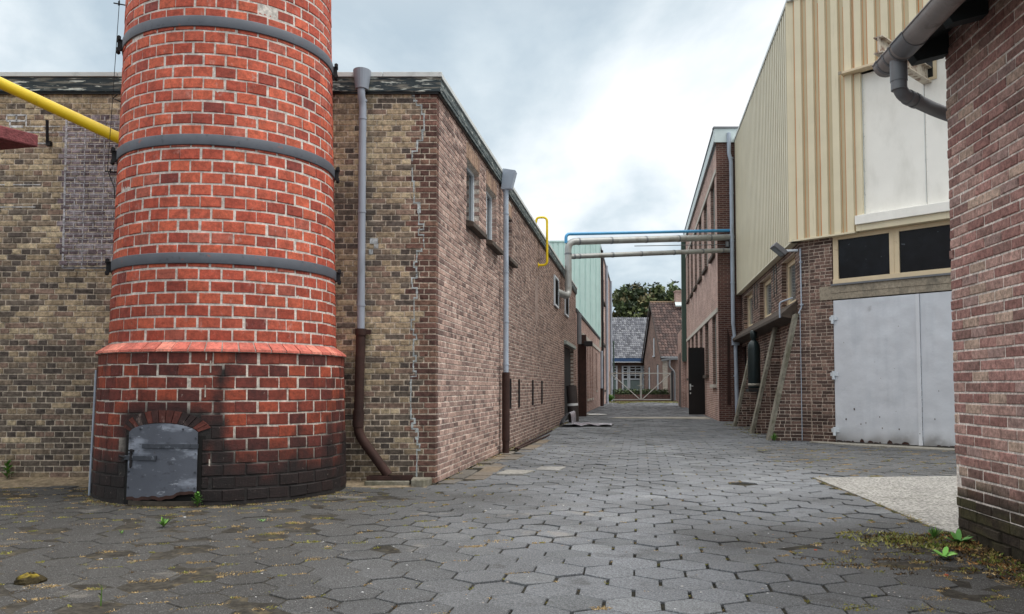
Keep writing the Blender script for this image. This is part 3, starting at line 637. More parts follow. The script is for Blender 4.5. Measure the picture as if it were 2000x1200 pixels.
# ------------------------------------------------------------------ ROUND CHIMNEY
def chimney():
    cx,cy=CHC; t=thing('factory_chimney','round red brick chimney with grey steel bands standing against the workshop wall','chimney',(cx,cy,0))
    Rs=lambda z: 1.112-.0245*(z-1.47)
    Rp=lambda z: 1.235-.028*z
    rot=-.18
    RED=[C(182,88,66),C(172,78,59),C(194,96,70),C(154,70,56),C(136,64,56),C(172,92,75)]
    MO=C(204,197,189)
    sh=Cyl(CHC,Rs); pd=Cyl(CHC,Rp)
    m=MB()
    def cs(s,z,i):
        k=1 if z>1.95 else .82; c=jitc(pick(RED,[6,6,4,2,.35,1.5]),.09); return tuple(q*k for q in c)
    n=34; p=.1118
    for i in range(62):
        z0=1.47+i*p
        for k in range(n):
            a=rot+(k+(.5 if i%2 else 0))*2*pi/n+rnd.gauss(0,.003); w=2*pi/n
            if z0>5.6 and abs(((a+pi)%(2*pi))-pi)>2.2: continue
            h=.0084/1.1
            brick(m,sh,a+h,a+w-h,z0+.0086,z0+p-.0086,rnd.gauss(0,.0022),.05,cs(a,z0,i),sub=3,ch=.005,jit=.0035,ks=1.08)
    m.lathe((cx,cy,0),[(Rs(z)-.006,z) for z in (1.44,2,3,4,5,6,7,8.4)],144,MO); m.lathe((cx,cy,0),[(Rs(8.4)-.006,8.4),(.7,8.4)],72,MO)
    m.build('shaft',M_chim,t)
    # pedestal
    m=MB(); n=38; p=.1118; z00=.03
    dc=-.118                      # angle the furnace door looks along
    def sootk(a,z):
        d=((a-dc+pi)%(2*pi))-pi
        w=.16*nz(a*4,z*3,1)+.10*nz(a*11,z*9,3)
        soot=max(0,min(1,(.70-z)/.46+w*1.8))
        bw=.10*(1.0 if z<.75 else .75)
        band=max(0,1-abs(d-.40-.05*nz(z*4,2))/bw)*(1.6 if .05<z<1.26 else .2)*(.85+.7*nz(0.3,z*7,4))
        side=max(0,1-abs(d+.37)/.17)*max(0,min(1,(.75-z)/.4))*1.2
        door=max(0,1-max(0,abs(d)-.31)/.15)*max(0,min(1,(.98-z)/.2))
        rt=max(0,min(1,(d-1.05)/.35))*max(0,min(1,(1.15-z)/.7))*(.9+w*2)
        top=.45*max(0,1-abs(z-1.33)/.05)*(.6+2*w)
        return min(.97,max(0,max(soot,band,side,door,rt,top)+w*.35))
    def cp(a,z,i):
        c=jitc(pick([C(122,55,41),C(102,45,37),C(146,66,44),C(84,39,34)],[4,3,2,2]),.12)
        return lambda A_,Z_: mixc(c,C(24,20,20),sootk(A_,Z_))
    def moc(a,z): return mixc(C(202,193,182),C(36,32,31),min(1,sootk(a,z)*1.15+max(0,.4-z)*.5))
    hw=.285; nc=12
    for i in range(nc):
        z0=z00+i*p
        for k in range(n):
            a=rot+(k+(.5 if i%2 else 0))*2*pi/n+rnd.gauss(0,.004); w=2*pi/n; b=a+w
            dm=((a+w/2-dc+pi)%(2*pi))-pi
            top=.735+.13*sqrt(max(0,1-(dm/.30)**2))*1.15 if abs(dm)<.36 else 0
            a_,b_=a,b
            if z0+p*.5<.86 and abs(dm)<.45 :
                da=((a-dc+pi)%(2*pi))-pi; db=da+w
                lim=hw+ (.07 if z0>.5 else 0)
                if z0+p*.4<max(top,.6 if abs(dm)<lim+.1 else 0):
                    if da>-lim and db<lim: continue
                    if da<lim<db: a_=dc+lim
                    elif da<-lim<db: b_=dc-lim
            if b_-a_<.03: continue
            h=.0065/1.2
            brick(m,pd,a_+h,b_-h,z0+.006,z0+p-.006,rnd.gauss(0,.002),.06,cp((a+b)/2,z0+p/2,i),sub=3,ch=.006,jit=.005,ks=1.2)
    segs=216; zs=[i*.0573 for i in range(25)]; vs=[];c=[];
    for z in zs:
        for k in range(segs):
            a=2*pi*k/segs; vs.append(pd.P(a,-.007,z)); c.append(moc(a,z))
    fs=[]
    for r in range(len(zs)-1):
        for k in range(segs):
            a=2*pi*(k+.5)/segs; d=((a-dc+pi)%(2*pi))-pi
            fs.append((r*segs+k,r*segs+(k+1)%segs,(r+1)*segs+(k+1)%segs,(r+1)*segs+k))
    m.add(vs,fs,c,0,True)
    # filled-in mortar along the old repair
    z=.30
    a=dc+.345
    while z<1.33:
        h=rnd.choice([.05,.11,.11]); w=rnd.choice([.005,.007,.011])
        if rnd.random()<.35:
            m.add([pd.P(a-w,.003,z),pd.P(a+w,.003,z+.004),pd.P(a+w*.8,.003,z+h),pd.P(a-w,.003,z+h)],[(0,1,2,3)],jitc(C(182,172,160),.1))
        a=dc+.345+rnd.uniform(-.05,.05); z+=h
    m.build('pedestal',M_ped,t)
    # sloping brick-on-edge course
    m=MB(); n=52
    for k in range(n):
        a=rot+k*2*pi/n; b=a+2*pi/n-.009; c_=jitc(pick([C(204,120,104),C(192,106,92),C(214,132,114),C(182,98,84)]),.07)
        r0,r1,z0,z1=1.222,1.118,1.372,1.462; g=lambda:rnd.gauss(0,.002)
        q=lambda a,r,z:(cx+r*sin(a),cy-r*cos(a),z)
        j0,j1=g(),g()
        m.hexa([q(a,r0+j0,z0),q(b,r0+j1,z0),q(b,r1-.05,z0),q(a,r1-.05,z0),q(a+.002,r0-.004+j0,z0+.022),q(b-.002,r0-.004+j1,z0+.022),q(b,r1,z1),q(a,r1,z1)],c_)
    m.lathe((cx,cy,0),[(1.205,1.366),(1.205,1.388),(1.105,1.462),(1.09,1.475)],144,C(170,158,150))
    m.build('sloped_course',M_chim,t)
    # steel bands with their bolts
    for zc in (2.232,3.338,4.467,5.6):
        m=MB(); R=Rs(zc); m.lathe((cx,cy,zc),[(R-.01,-.05),(R+.012,-.05),(R+.014,-.045),(R+.014,.045),(R+.012,.05),(R-.01,.05)],144)
        o=m.build('steel_band',M_band,t)
        for an in (-1.09,1.765):
            mb=MB()
            for dz in (-.058,.058):
                q=lambda r,a,z:(cx+r*sin(a),cy-r*cos(a),z)
                mb.tube([q(R+.045,an-.05,zc+dz),q(R+.045,an+.05,zc+dz)],.012,8); mb.tube([q(R+.045,an-.03,zc+dz),q(R+.045,an-.05,zc+dz)],.022,6); mb.tube([q(R+.045,an+.03,zc+dz),q(R+.045,an+.05,zc+dz)],.022,6)
            for da in (-.022,.022):
                q=lambda r,a,z:(cx+r*sin(a),cy-r*cos(a),z); a=an+da
                mb.hexa([q(R+.01,a-.006,zc-.05),q(R+.01,a+.006,zc-.05),q(R+.055,a+.006,zc-.05),q(R+.055,a-.006,zc-.05),q(R+.01,a-.006,zc+.05),q(R+.01,a+.006,zc+.05),q(R+.055,a+.006,zc+.05),q(R+.055,a-.006,zc+.05)])
            mb.build('clamp_bolt',M_darkiron,o)
    # furnace door: curved plate, arched top
    R0=1.235; K=1/R0
    q=lambda x,n,z: pd.P(dc+x*K, n, z)
    m=MB(); nx=20; half=.325; vs=[]
    def topz(x): return .625+.105*sqrt(max(0,1-(x/.335)**2))
    def botz(x): return .052-.008*math.sin(x*21)-.007*math.sin(x*57+1)+.05*max(0,min(1,(x+.02)*4))
    rows=[0,.045,.13,.3,.5,.7,.85,1]
    for lay in (.028,.014):
        for k in range(nx+1):
            x=-half+2*half*k/nx
            for r in rows: 
                zz=botz(x)+(topz(x)-botz(x))*r; vs.append(q(x,lay+.002*nz(x*5,zz*5,2),zz))
    nr=len(rows); N0=(nx+1)*nr
    fs=[(k*nr+r,(k+1)*nr+r,(k+1)*nr+r+1,k*nr+r+1) for k in range(nx) for r in range(nr-1)]
    fs+=[tuple(i+N0 for i in f) for f in fs]
    edge=[k*nr for k in range(nx+1)]+[nx*nr+r for r in range(nr)]+[k*nr+nr-1 for k in range(nx,-1,-1)]+[r for r in range(nr-1,-1,-1)]
    fs+=[(edge[i],edge[(i+1)%len(edge)],edge[(i+1)%len(edge)]+N0,edge[i]+N0) for i in range(len(edge)) if edge[i]!=edge[(i+1)%len(edge)]]
    for q_ in fs: m.add([vs[i] for i in q_],[tuple(range(len(q_)))],(1,1,1),1 if sum(1 for i in q_ if (i%N0)%nr in (0,1) )==len(q_) and len(q_)==4 else 0)
    dr=m.build('furnace_door',[M_furn,M_rust],t)
    def plate(mb,x0,x1,z0,z1,n0,n1,k=8):
        for i in range(k):
            a=x0+(x1-x0)*i/k; b=x0+(x1-x0)*(i+1)/k
            mb.hexa([q(a,n0,z0),q(b,n0,z0),q(b,n1,z0),q(a,n1,z0),q(a,n0,z1),q(b,n0,z1),q(b,n1,z1),q(a,n1,z1)])
    m=MB(); plate(m,-.17,.335,.510,.550,.0285,.040)
    for x in (-.15,.03,.26): m.tube([q(x,.036,.53),q(x,.042,.53)],.009,8)
    m.build('door_strap',M_strap,dr,bevel=.002)
    m=MB(); plate(m,-.36,-.03,.403,.442,.0285,.042); plate(m,-.04,-.028,.40,.446,.03,.048,1); m.build('latch_bar',M_strap,dr,bevel=.002)
    m=MB(); plate(m,-.285,-.268,.345,.50,.038,.052,1); plate(m,-.295,-.255,.48,.495,.03,.058,1); m.tube([q(-.275,.05,.35),q(-.262,.065,.338),q(-.25,.06,.36)],.006,6); m.build('latch_hook',M_darkiron,dr)
    m=MB(); m.add([q(-.47,.02,.445),q(-.36,.03,.438),q(-.33,.034,.43),q(-.36,.03,.395),q(-.42,.025,.375),q(-.40,.022,.418)],[(0,1,2,3,5),(3,4,5)],C(110,112,116)); m.tube([q(-.44,.02,.432),q(-.34,.035,.422)],.012,6); m.build('latch_catch',M_darkiron,dr)
    for x,z in [(x,z) for x in (-.31,.31) for z in (.16,.3,.46,.6)]+[(x,topz(x)-.03) for x in (-.2,0,.2)]:
        m=MB(); m.tube([q(x,.028,z),q(x,.036,z)],.009,8); m.build('rivet',M_strap,dr)
    # soot-dark hollow and sill under the door
    m=MB(); plate(m,-.39,.39,.0,.62,-.03,-.003,10); plate(m,-.30,.30,.621,.70,-.03,.004,10); m.build('fire_hole',mat('soot',C(16,14,13),.95,var=.2),t)
    m=MB(); plate(m,-.30,.36,.0,.045,.006,.03,8); m.build('hearth_sill',mat('sooty_rubble',C(64,58,50),.95,0,.4,14,.01,40),t)
    # brick arch
    m=MB(); n=15
    for k in range(n):
        a0=pi*(.10+.80*k/n); a1=pi*(.10+.80*(k+1)/n)-.018
        r0,r1=.345,.455
        def e(r,a): return (-r*cos(a)*1.0, .615+ (r-.335)*sin(a)*1.0 + .112*sin(a))
        p=[e(r0,a0),e(r0,a1),e(r1,a1),e(r1,a0)]
        j=rnd.gauss(.004,.003); c_=jitc(pick([C(78,40,34),C(62,36,33),C(92,46,38),C(46,33,32)]),.12)
        m.hexa([q(x,-.03,z) for x,z in p]+[q(x,.004+j,z) for x,z in p],c_)
    m.build('brick_arch',M_chim,t)
    # lightning wire with its brackets
    def nearL(z,a,off): R=Rs(z)+off; return (cx+R*sin(a),cy-R*cos(a),z)
    m=MB(); m.tube([nearL(6.5,-1.125,.045),nearL(5.05,-1.125,.055),nearL(3.2,-1.125,.085)],.0035,6); m.tube([nearL(3.2,-1.125,.085),nearL(3.02,-1.06,.02),nearL(2.9,-1.03,.012)],.005,6); lw=m.build('lightning_wire',M_darkiron,t)
    for z in (4.90,3.19):
        m=MB(); m.tube([nearL(z,-1.125,-.02),nearL(z,-1.125,.11)],.007,6); m.tube([nearL(z-.015,-1.125,.06),nearL(z+.03,-1.125,.06)],.009,8); m.build('wire_bracket',M_darkiron,lw)
    m=MB(); m.tube([nearL(3.9,-1.1,.0),nearL(3.93,-1.12,.07),nearL(3.97,-1.1,.03)],.007,6); m.build('iron_eye',M_darkiron,t)
    m=MB(); a=-1.13; R=lambda z:Rp(z)+.012
    m.tube([(cx+R(z)*sin(a),cy-R(z)*cos(a),z) for z in (.0,.4,.8,1.22)],.011,8); m.build('cable_conduit',M_zinc2,t)
chimney()

def yellow_pipe():
    y=8.05
    m=MB(); a=Vector((-3.92,8.2,3.545)); b=Vector((-5.35,7.95,4.19)); d=(b-a).normalized()
    m.tube([a-d*.25,a,b,b+d*2.2],.057,20)
    tag(m.build('gas_pipe',M_yellow,loc=tuple(a)),'thick yellow gas pipe slanting from the upper left into the round chimney','pipe')
yellow_pipe()

def porch():
    t=thing('rendered_porch','dark red rough rendered porch with a flat canopy, cut off by the left edge','porch',(-5.2,6.9,0))
    P=Vector((-4.10,7.0)); d1=Vector((-sin(radians(33)),-cos(radians(33)))); d2=Vector((-.972,.235))
    q=[P,P+d1*3.2,P+d1*3.2+d2*2,P+d2*2]
    m=MB(); n=12
    m.prism([(p.x,p.y,3.125) for p in q],(0,0,.112)); m.build('canopy',M_red,t,bevel=.012)
    e=P+d1*.25+d2*.40
    q=[e,e+d1*2.4,e+d1*2.4+d2*1.4,e+d2*1.4]
    m=MB(); m.prism([(p.x,p.y,2.74) for p in q],(0,0,.384)); m.build('canopy_beam',M_red,t)
    e=e+d1*.9+d2*.25; q=[e,e+d1*.4,e+d1*.4+d2*.4,e+d2*.4]
    m=MB(); m.prism([(p.x,p.y,0) for p in q],(0,0,2.739)); m.build('post',M_red,t)
porch()

# ------------------------------------------------------------------ things along the left wall
def small_left():
    m=MB(); m.fbox(LF,-.715,-.235,.06,.20,.055,.062); m.fbox(LF,-.715,-.235,.195,.205,.062,.105); m.fbox(LF,-.715,-.235,.055,.065,.062,.10)
    tag(m.build('steel_channel',M_rust,loc=LF.P(-.47,.13,.055),bevel=.002),'rusty brown steel channel under the foot of the iron downpipe','channel')
    m=MB(); m.fbox(LF,-.73,-.255,.07,.24,-.01,.054); tag(m.build('stone_kerb',M_cop,loc=LF.P(-.5,.15,0),bevel=.008),'pale flat stone carrying the rusty channel','stone')
    m=MB(); 
    m.prism([LF.P(-.25,.02,-.01),LF.P(-.03,.02,-.01),LF.P(-.05,.20,-.01),LF.P(-.09,.31,-.01),LF.P(-.23,.30,-.01)],(0,0,.085)); tag(m.build('concrete_block',M_cop,loc=LF.P(-.14,.15,0),bevel=.014),'chipped grey concrete block at the corner of the workshop','block')
    G=Fr(LC,A); 
    for (n,s0,s1,na,nb,lab) in (('iron_rod',4.85,10.9,.14,.12,'long rusty iron bar lying along the foot of the alley wall'),('iron_rod',4.75,8.9,.20,.27,'shorter rusty iron bar lying further out from the alley wall')):
        m=MB(); p0=G.P(s0,na,0); p1=G.P(s1,nb,0); k=7
        pts=[]
        for i in range(k+1):
            f=i/k; pts.append((p0[0]+(p1[0]-p0[0])*f,p0[1]+(p1[1]-p0[1])*f,.028+.006*sin(f*5)))
        m.tube(pts,.018,6); tag(m.build(n,M_rust,loc=p0),lab,'metal bar')
    # roll of film leaning in the doorway
    b=G.P(15.95,.24,0.02); tpt=G.P(15.95,.17,1.10)
    t=thing('film_roll','dark brown roll of sheeting with a white band, propped upright against the left wall','roll',b)
    b,tp=Vector(b),Vector(tpt); d=tp-b
    m=MB(); m.tube([b+d*f for f in (0,.25,.5,.75,1)],[.155,.16,.155,.16,.155],24); m.tube([b+d*1.0,b+d*1.02],[.09,.09],24); m.build('roll',M_felt,t)
    m=MB(); m.tube([b+d*.44,b+d*.51],.164,24,caps=False); m.build('paper_band',mat('white_paper',C(225,225,225),.7,var=.05),t)
    # loose plastic film on the ground
    m=MB(); nu,nv=30,12; vs=[]
    for i in range(nu+1):
        f=i/nu
        for k in range(nv+1):
            g=k/nv-.5
            wd=1.0*(1-.35*f)+.1*sin(f*7)
            if f<.33:        # curl
                w=f/.33; an=-2.6+w*(2.6+pi/2-.2); r=.19
                x=.14+.22*cos(an)*.8; z=.21+.2*sin(an)
                x=.22-.17*cos(w*3.6); z=.19+.2*sin(w*3.9-.9)
                if w>.75: z=max(.02,z*(1-(w-.75)*3.6))
            else:
                w=(f-.33)/.67; x=.36+1.05*w; z=.03+.06*abs(sin(w*8+g*4))*(1-w*.5)
            z=max(.018,z+.012*nz(f*6,g*5,2))
            p=G.P(13.6+g*wd*1.5+.9*max(0,f-.33)-.35*f,.05+x,0); vs.append((p[0],p[1],z))
    m.add(vs,[(i*(nv+1)+k,(i+1)*(nv+1)+k,(i+1)*(nv+1)+k+1,i*(nv+1)+k+1) for i in range(nu) for k in range(nv)],(1,1,1),0,True)
    o=m.build('plastic_film',M_film,loc=G.P(13.6,.4,0)); sd=o.modifiers.new('thick','SOLIDIFY'); sd.thickness=.004
    tag(o,'crumpled translucent plastic film curling up on the paving by the left wall','plastic sheet')
    m=MB(); c=G.P(22.3,.55,.02); m.prism([(c[0]+a,c[1]+b_,.012) for a,b_ in ((-.28,-.5),(.25,-.4),(.42,0),(.1,.5),(-.3,.45))],(0,0,.03)); tag(m.build('white_board',mat('white_board',C(205,205,202),.6),loc=c),'flat white board lying beside the rust brown post','board')
    # yellow vent pipe over the roof edge
    m=MB()
    m.tube(arcpath([LS.P(9.2,-.02,3.76),LS.P(9.2,.20,3.76),LS.P(9.2,.20,4.83),LS.P(9.2,-.03,4.83),LS.P(9.2,-.05,4.70)],.10),.027,12)
    m.tube([LS.P(9.2,.0,3.76),LS.P(9.2,.012,3.76)],.06,12)
    tag(m.build('vent_pipe',M_yellow,loc=LS.P(9.2,0,3.76)),'thin yellow vent pipe hooked over the left roof edge','pipe')
small_left()

# ------------------------------------------------------------------ LOW ANNEX AND MINT-CLAD BUILDING BEYOND, LEFT
B_PINK=brickmat('pink_brick',[C(182,148,136),C(164,130,120),C(146,114,106),C(176,142,128)],C(204,188,178))
B_BROWN=brickmat('brown_brick',[C(126,98,88),C(110,86,78),C(98,76,70),C(140,110,100)],C(160,146,136))
B_DARK=brickmat('dark_brick',[C(96,66,60),C(80,56,52),C(108,74,66),C(88,60,56)],C(128,112,104))
def annex():
    o=LS.P(LEN+.02,0,0); F=Fr((o[0],o[1]),A); L=17.2
    t=thing('low_annex','low pinkish brick annex with slot windows and a white band, between workshop and mint cladding','building',o)
    slots=[(4.3,5.0,1.9,2.95),(6.2,6.9,.55,2.95),(7.9,8.6,.55,2.95),(9.6,10.3,.55,2.95),(13.0,13.8,.9,2.8)]
    m=MB()
    for a,b,c,d in cells(0,L,0,3.72,slots+[(1.9,3.4,0,2.2)]): m.quad(F.P(a,0,c),F.P(b,0,c),F.P(b,0,d),F.P(a,0,d))
    for a,b,c,d in slots+[(1.9,3.4,0,2.2)]:
        for s in (a,b): m.quad(F.P(s,0,c),F.P(s,-.16,c),F.P(s,-.16,d),F.P(s,0,d))
        m.quad(F.P(a,0,d),F.P(b,0,d),F.P(b,-.16,d),F.P(a,-.16,d)); m.quad(F.P(a,0,c),F.P(b,0,c),F.P(b,-.16,c),F.P(a,-.16,c))
    m.quad(F.P(L,0,0),F.P(L,-8,0),F.P(L,-8,3.7),F.P(L,0,3.7)); m.quad(F.P(0,0,0),F.P(0,-8,0),F.P(0,-8,3.7),F.P(0,0,3.7))
    m.build('wall',B_PINK,t)
    m=MB(); m.fbox(F,3.0,L,.0,.03,3.02,3.17); m.build('stone_band',M_band2,t)
    m=MB(); m.prism([F.P(0,.03,3.72),F.P(L,.03,3.72),F.P(L,-8,3.72),F.P(0,-8,3.72)],(0,0,.12)); m.build('roof',mat('dark_roof_edge',C(48,50,52),.8),t)
    for a,b,c,d in slots:
        m=MB(); m.fbox(F,a,b,-.15,-.13,c,d); w=m.build('slot_window',mat('red_brown_infill',C(120,66,58),.85) if c<.8 else M_darkglass,t)
        m=MB(); m.fbox(F,a-.05,b+.05,-.12,.04,c-.08,c); m.build('sill',M_band2,w)
    m=MB(); m.fbox(F,1.9,3.4,-.16,-.13,0,2.2); m.build('door',M_creamwood,t)
    m=MB(); m.tube([F.P(.5,.07,3.7),F.P(.5,.07,2.6)],.09,12); m.build('downpipe',M_dpipe,t)
    m=MB(); m.fbox(F,.8,1.05,.02,.30,0,2.95); tag(m.build('steel_post',M_rust,loc=F.P(.9,.15,0),bevel=.006),'tall rust brown steel post standing before the low annex','post')
    # floodlight on an arm
    t=thing('floodlight','small dark floodlight on the left, fixed near the top of the rust brown post','lamp',F.P(.75,.2,2.55))
    m=MB(); p=F.P(.55,.45,2.62); m.fbox(F,.45,.72,.25,.55,2.52,2.70); m.build('housing',M_darkiron,t,bevel=.02)
    m=MB(); m.tube([F.P(.85,.1,2.6),F.P(.7,.3,2.6)],.03,8); m.build('arm',M_darkiron,t)
    m=MB(); m.fbox(F,.74,.742,.28,.52,2.54,2.68); m.build('lens',M_lightglass,t)
    # tall building behind with mint front
    o2=F.P(L+.02,0,0); G=Fr((o2[0],o2[1]),A); L2=17
    t=thing('mint_clad_building','tall brown brick building whose end wall is clad in pale mint ribbed sheeting','building',o2)
    wins=[(a,a+1.5,c,d) for a in (2.3,4.6) for (c,d) in ((.9,3.0),(3.7,5.1),(6.3,7.8))]
    m=MB()
    for a,b,c,d in cells(0,L2,0,9.05,wins): m.quad(G.P(a,0,c),G.P(b,0,c),G.P(b,0,d),G.P(a,0,d))
    for a,b,c,d in wins:
        for s in (a,b): m.quad(G.P(s,0,c),G.P(s,-.12,c),G.P(s,-.12,d),G.P(s,0,d))
        m.quad(G.P(a,0,d),G.P(b,0,d),G.P(b,-.12,d),G.P(a,-.12,d)); m.quad(G.P(a,0,c),G.P(b,0,c),G.P(b,-.12,c),G.P(a,-.12,c))
    m.quad(G.P(L2,0,0),G.P(L2,-10,0),G.P(L2,-10,9.05),G.P(L2,0,9.05)); m.quad(G.P(0,-.02,0),G.P(0,-10,0),G.P(0,-10,9.0),G.P(0,-.02,9.0))
    m.build('wall',B_PINK,t)
    for a,b,c,d in wins:
        w=window(t,G,a,b,c,d,-.06,.09,M_pvc,M_lightglass,mull=((a+b)/2,))
        m=MB(); m.fbox(G,a-.1,b+.1,-.1,.12,c-.14,c); m.build('sill',M_sill,w)
    m=MB(); X1=o2[0]+.02; x=-9.5; yy=o2[1]-.12
    pit=.30
    prof=[]
    while x<0: 
        prof+=[(x,0),(x+.22,0),(x+.235,.03),(x+.285,.03)]; x+=pit
    prof=[(X1+a,yy-.0+b) for a,b in prof if a<=0]+[(X1,yy)]
    for i in range(len(prof)-1): m.quad((*prof[i],3.3),(*prof[i+1],3.3),(*prof[i+1],9.2),(*prof[i],9.2))
    m.box(X1-.0,X1+.04,yy-.02,yy+.12,3.3,9.2); m.box(X1-9.5,X1+.04,yy-.03,yy+.3,9.205,9.28)
    m.build('mint_cladding',M_mint,t)
    m=MB(); m.prism([G.P(0,.06,9.06),G.P(L2,.06,9.06),G.P(L2,-10,9.06),G.P(0,-10,9.06)],(0,0,.14)); m.build('roof',M_dpipe,t)
    m=MB(); m.tube([G.P(.25,.09,3.1),G.P(.25,.09,1.0)],.07,12); m.tube([G.P(.25,.09,1.0),G.P(.25,.09,0)],.08,12,m=1); m.build('downpipe',[M_zinc2,M_rust],t)
    m=MB(); m.tube([G.P(1.5,.09,9.0),G.P(1.5,.09,0)],.07,10); m.build('downpipe',M_darkiron,t)
    m=MB(); m.tube([G.P(7.6,.1,9.0),G.P(7.6,.1,0)],.09,10); m.build('downpipe',M_zinc,t); m=MB(); m.tube([G.P(15.5,.1,9.0),G.P(15.5,.1,0)],.09,10); m.build('downpipe',M_zinc,t)
    m=MB(); c=G.P(12,-.6,9.2); m.box(c[0]-.3,c[0]+.3,c[1]-.4,c[1]+.4,9.1,10.0); m.build('flue',brickmat('orange_brick',[C(190,110,80),C(170,96,70)],C(170,150,140)),t)
annex()

# ------------------------------------------------------------------ PIPES ACROSS THE ALLEY
def overhead():
    yL,yR=23.2,25.40
    def pp(x0,z0,x1,z1,f): return (x0+(x1-x0)*f, yL+(yR-yL)*f, z0+(z1-z0)*f)
    XL,XR=1.60,6.90
    def lag(name,label,path,r,rings):
        m=MB(); m.tube(path,r,20); P=[Vector(p) for p in path]
        t=thing(name,label,'pipe',tuple(P[0]))
        m.build('lagging',M_lag,t)
        for (c,d) in rings: 
            m=MB(); c=Vector(c); d=Vector(d).normalized(); m.tube([c-d*.025,c+d*.025],r+.008,20); m.build('joint_band',M_dpipe,t)
    zl,zr=5.20,5.74
    w=LS.P(13.75,.0,3.62)
    path=arcpath([(w[0]-.15,w[1]-.3,3.70),(XL,yL-.02,3.62),(XL,yL,zl),(XR,yR,zr)],.24,8)
    hd=Vector((XR-XL,yR-yL,zr-zl))
    rings=[((XL,yL,z),(0,0,1)) for z in (3.95,4.0,4.85)]+[(tuple(Vector((XL,yL,zl))+hd*f),hd) for f in (.06,.245,.45,.65,.85)]
    lag('lagged_pipe','thick grey lagged pipe crossing the alley, bending down the left wall',path,.098,rings)
    path=[(XL+.02,yL+.05,4.78),(XR,yR,5.33)]; hd2=Vector(path[1])-Vector(path[0])
    lag('lagged_pipe','thinner straight grey lagged pipe crossing the alley below the thick one',[path[0],tuple(Vector(path[0])+hd2*.05),path[1]],.072,[(tuple(Vector(path[0])+hd2*f),hd2) for f in (.03,.06,.25,.42,.62,.8,.93)])
    m=MB(); m.tube(arcpath([(XL-.06,yL,5.16),(XL-.06,yL,5.42),(XR,yR,5.95)],.17,8),.045,14); tag(m.build('water_pipe',M_blue,loc=(XL-.06,yL,5.16)),'slim bright blue pipe running above the grey lagged pipes','pipe')
    m=MB(); m.tube([(3.6,yL+.7,5.2),(XR-.1,yR-.05,5.50)],.012,6); m.tube([(XR-.2,yR-.1,5.42),(XR-.2,yR-.1,5.58)],.06,8); tag(m.build('cable',M_dpipe,loc=(3.6,yL+.7,5.2)),'thin dark cable strung between the two grey lagged pipes','cable')
overhead()

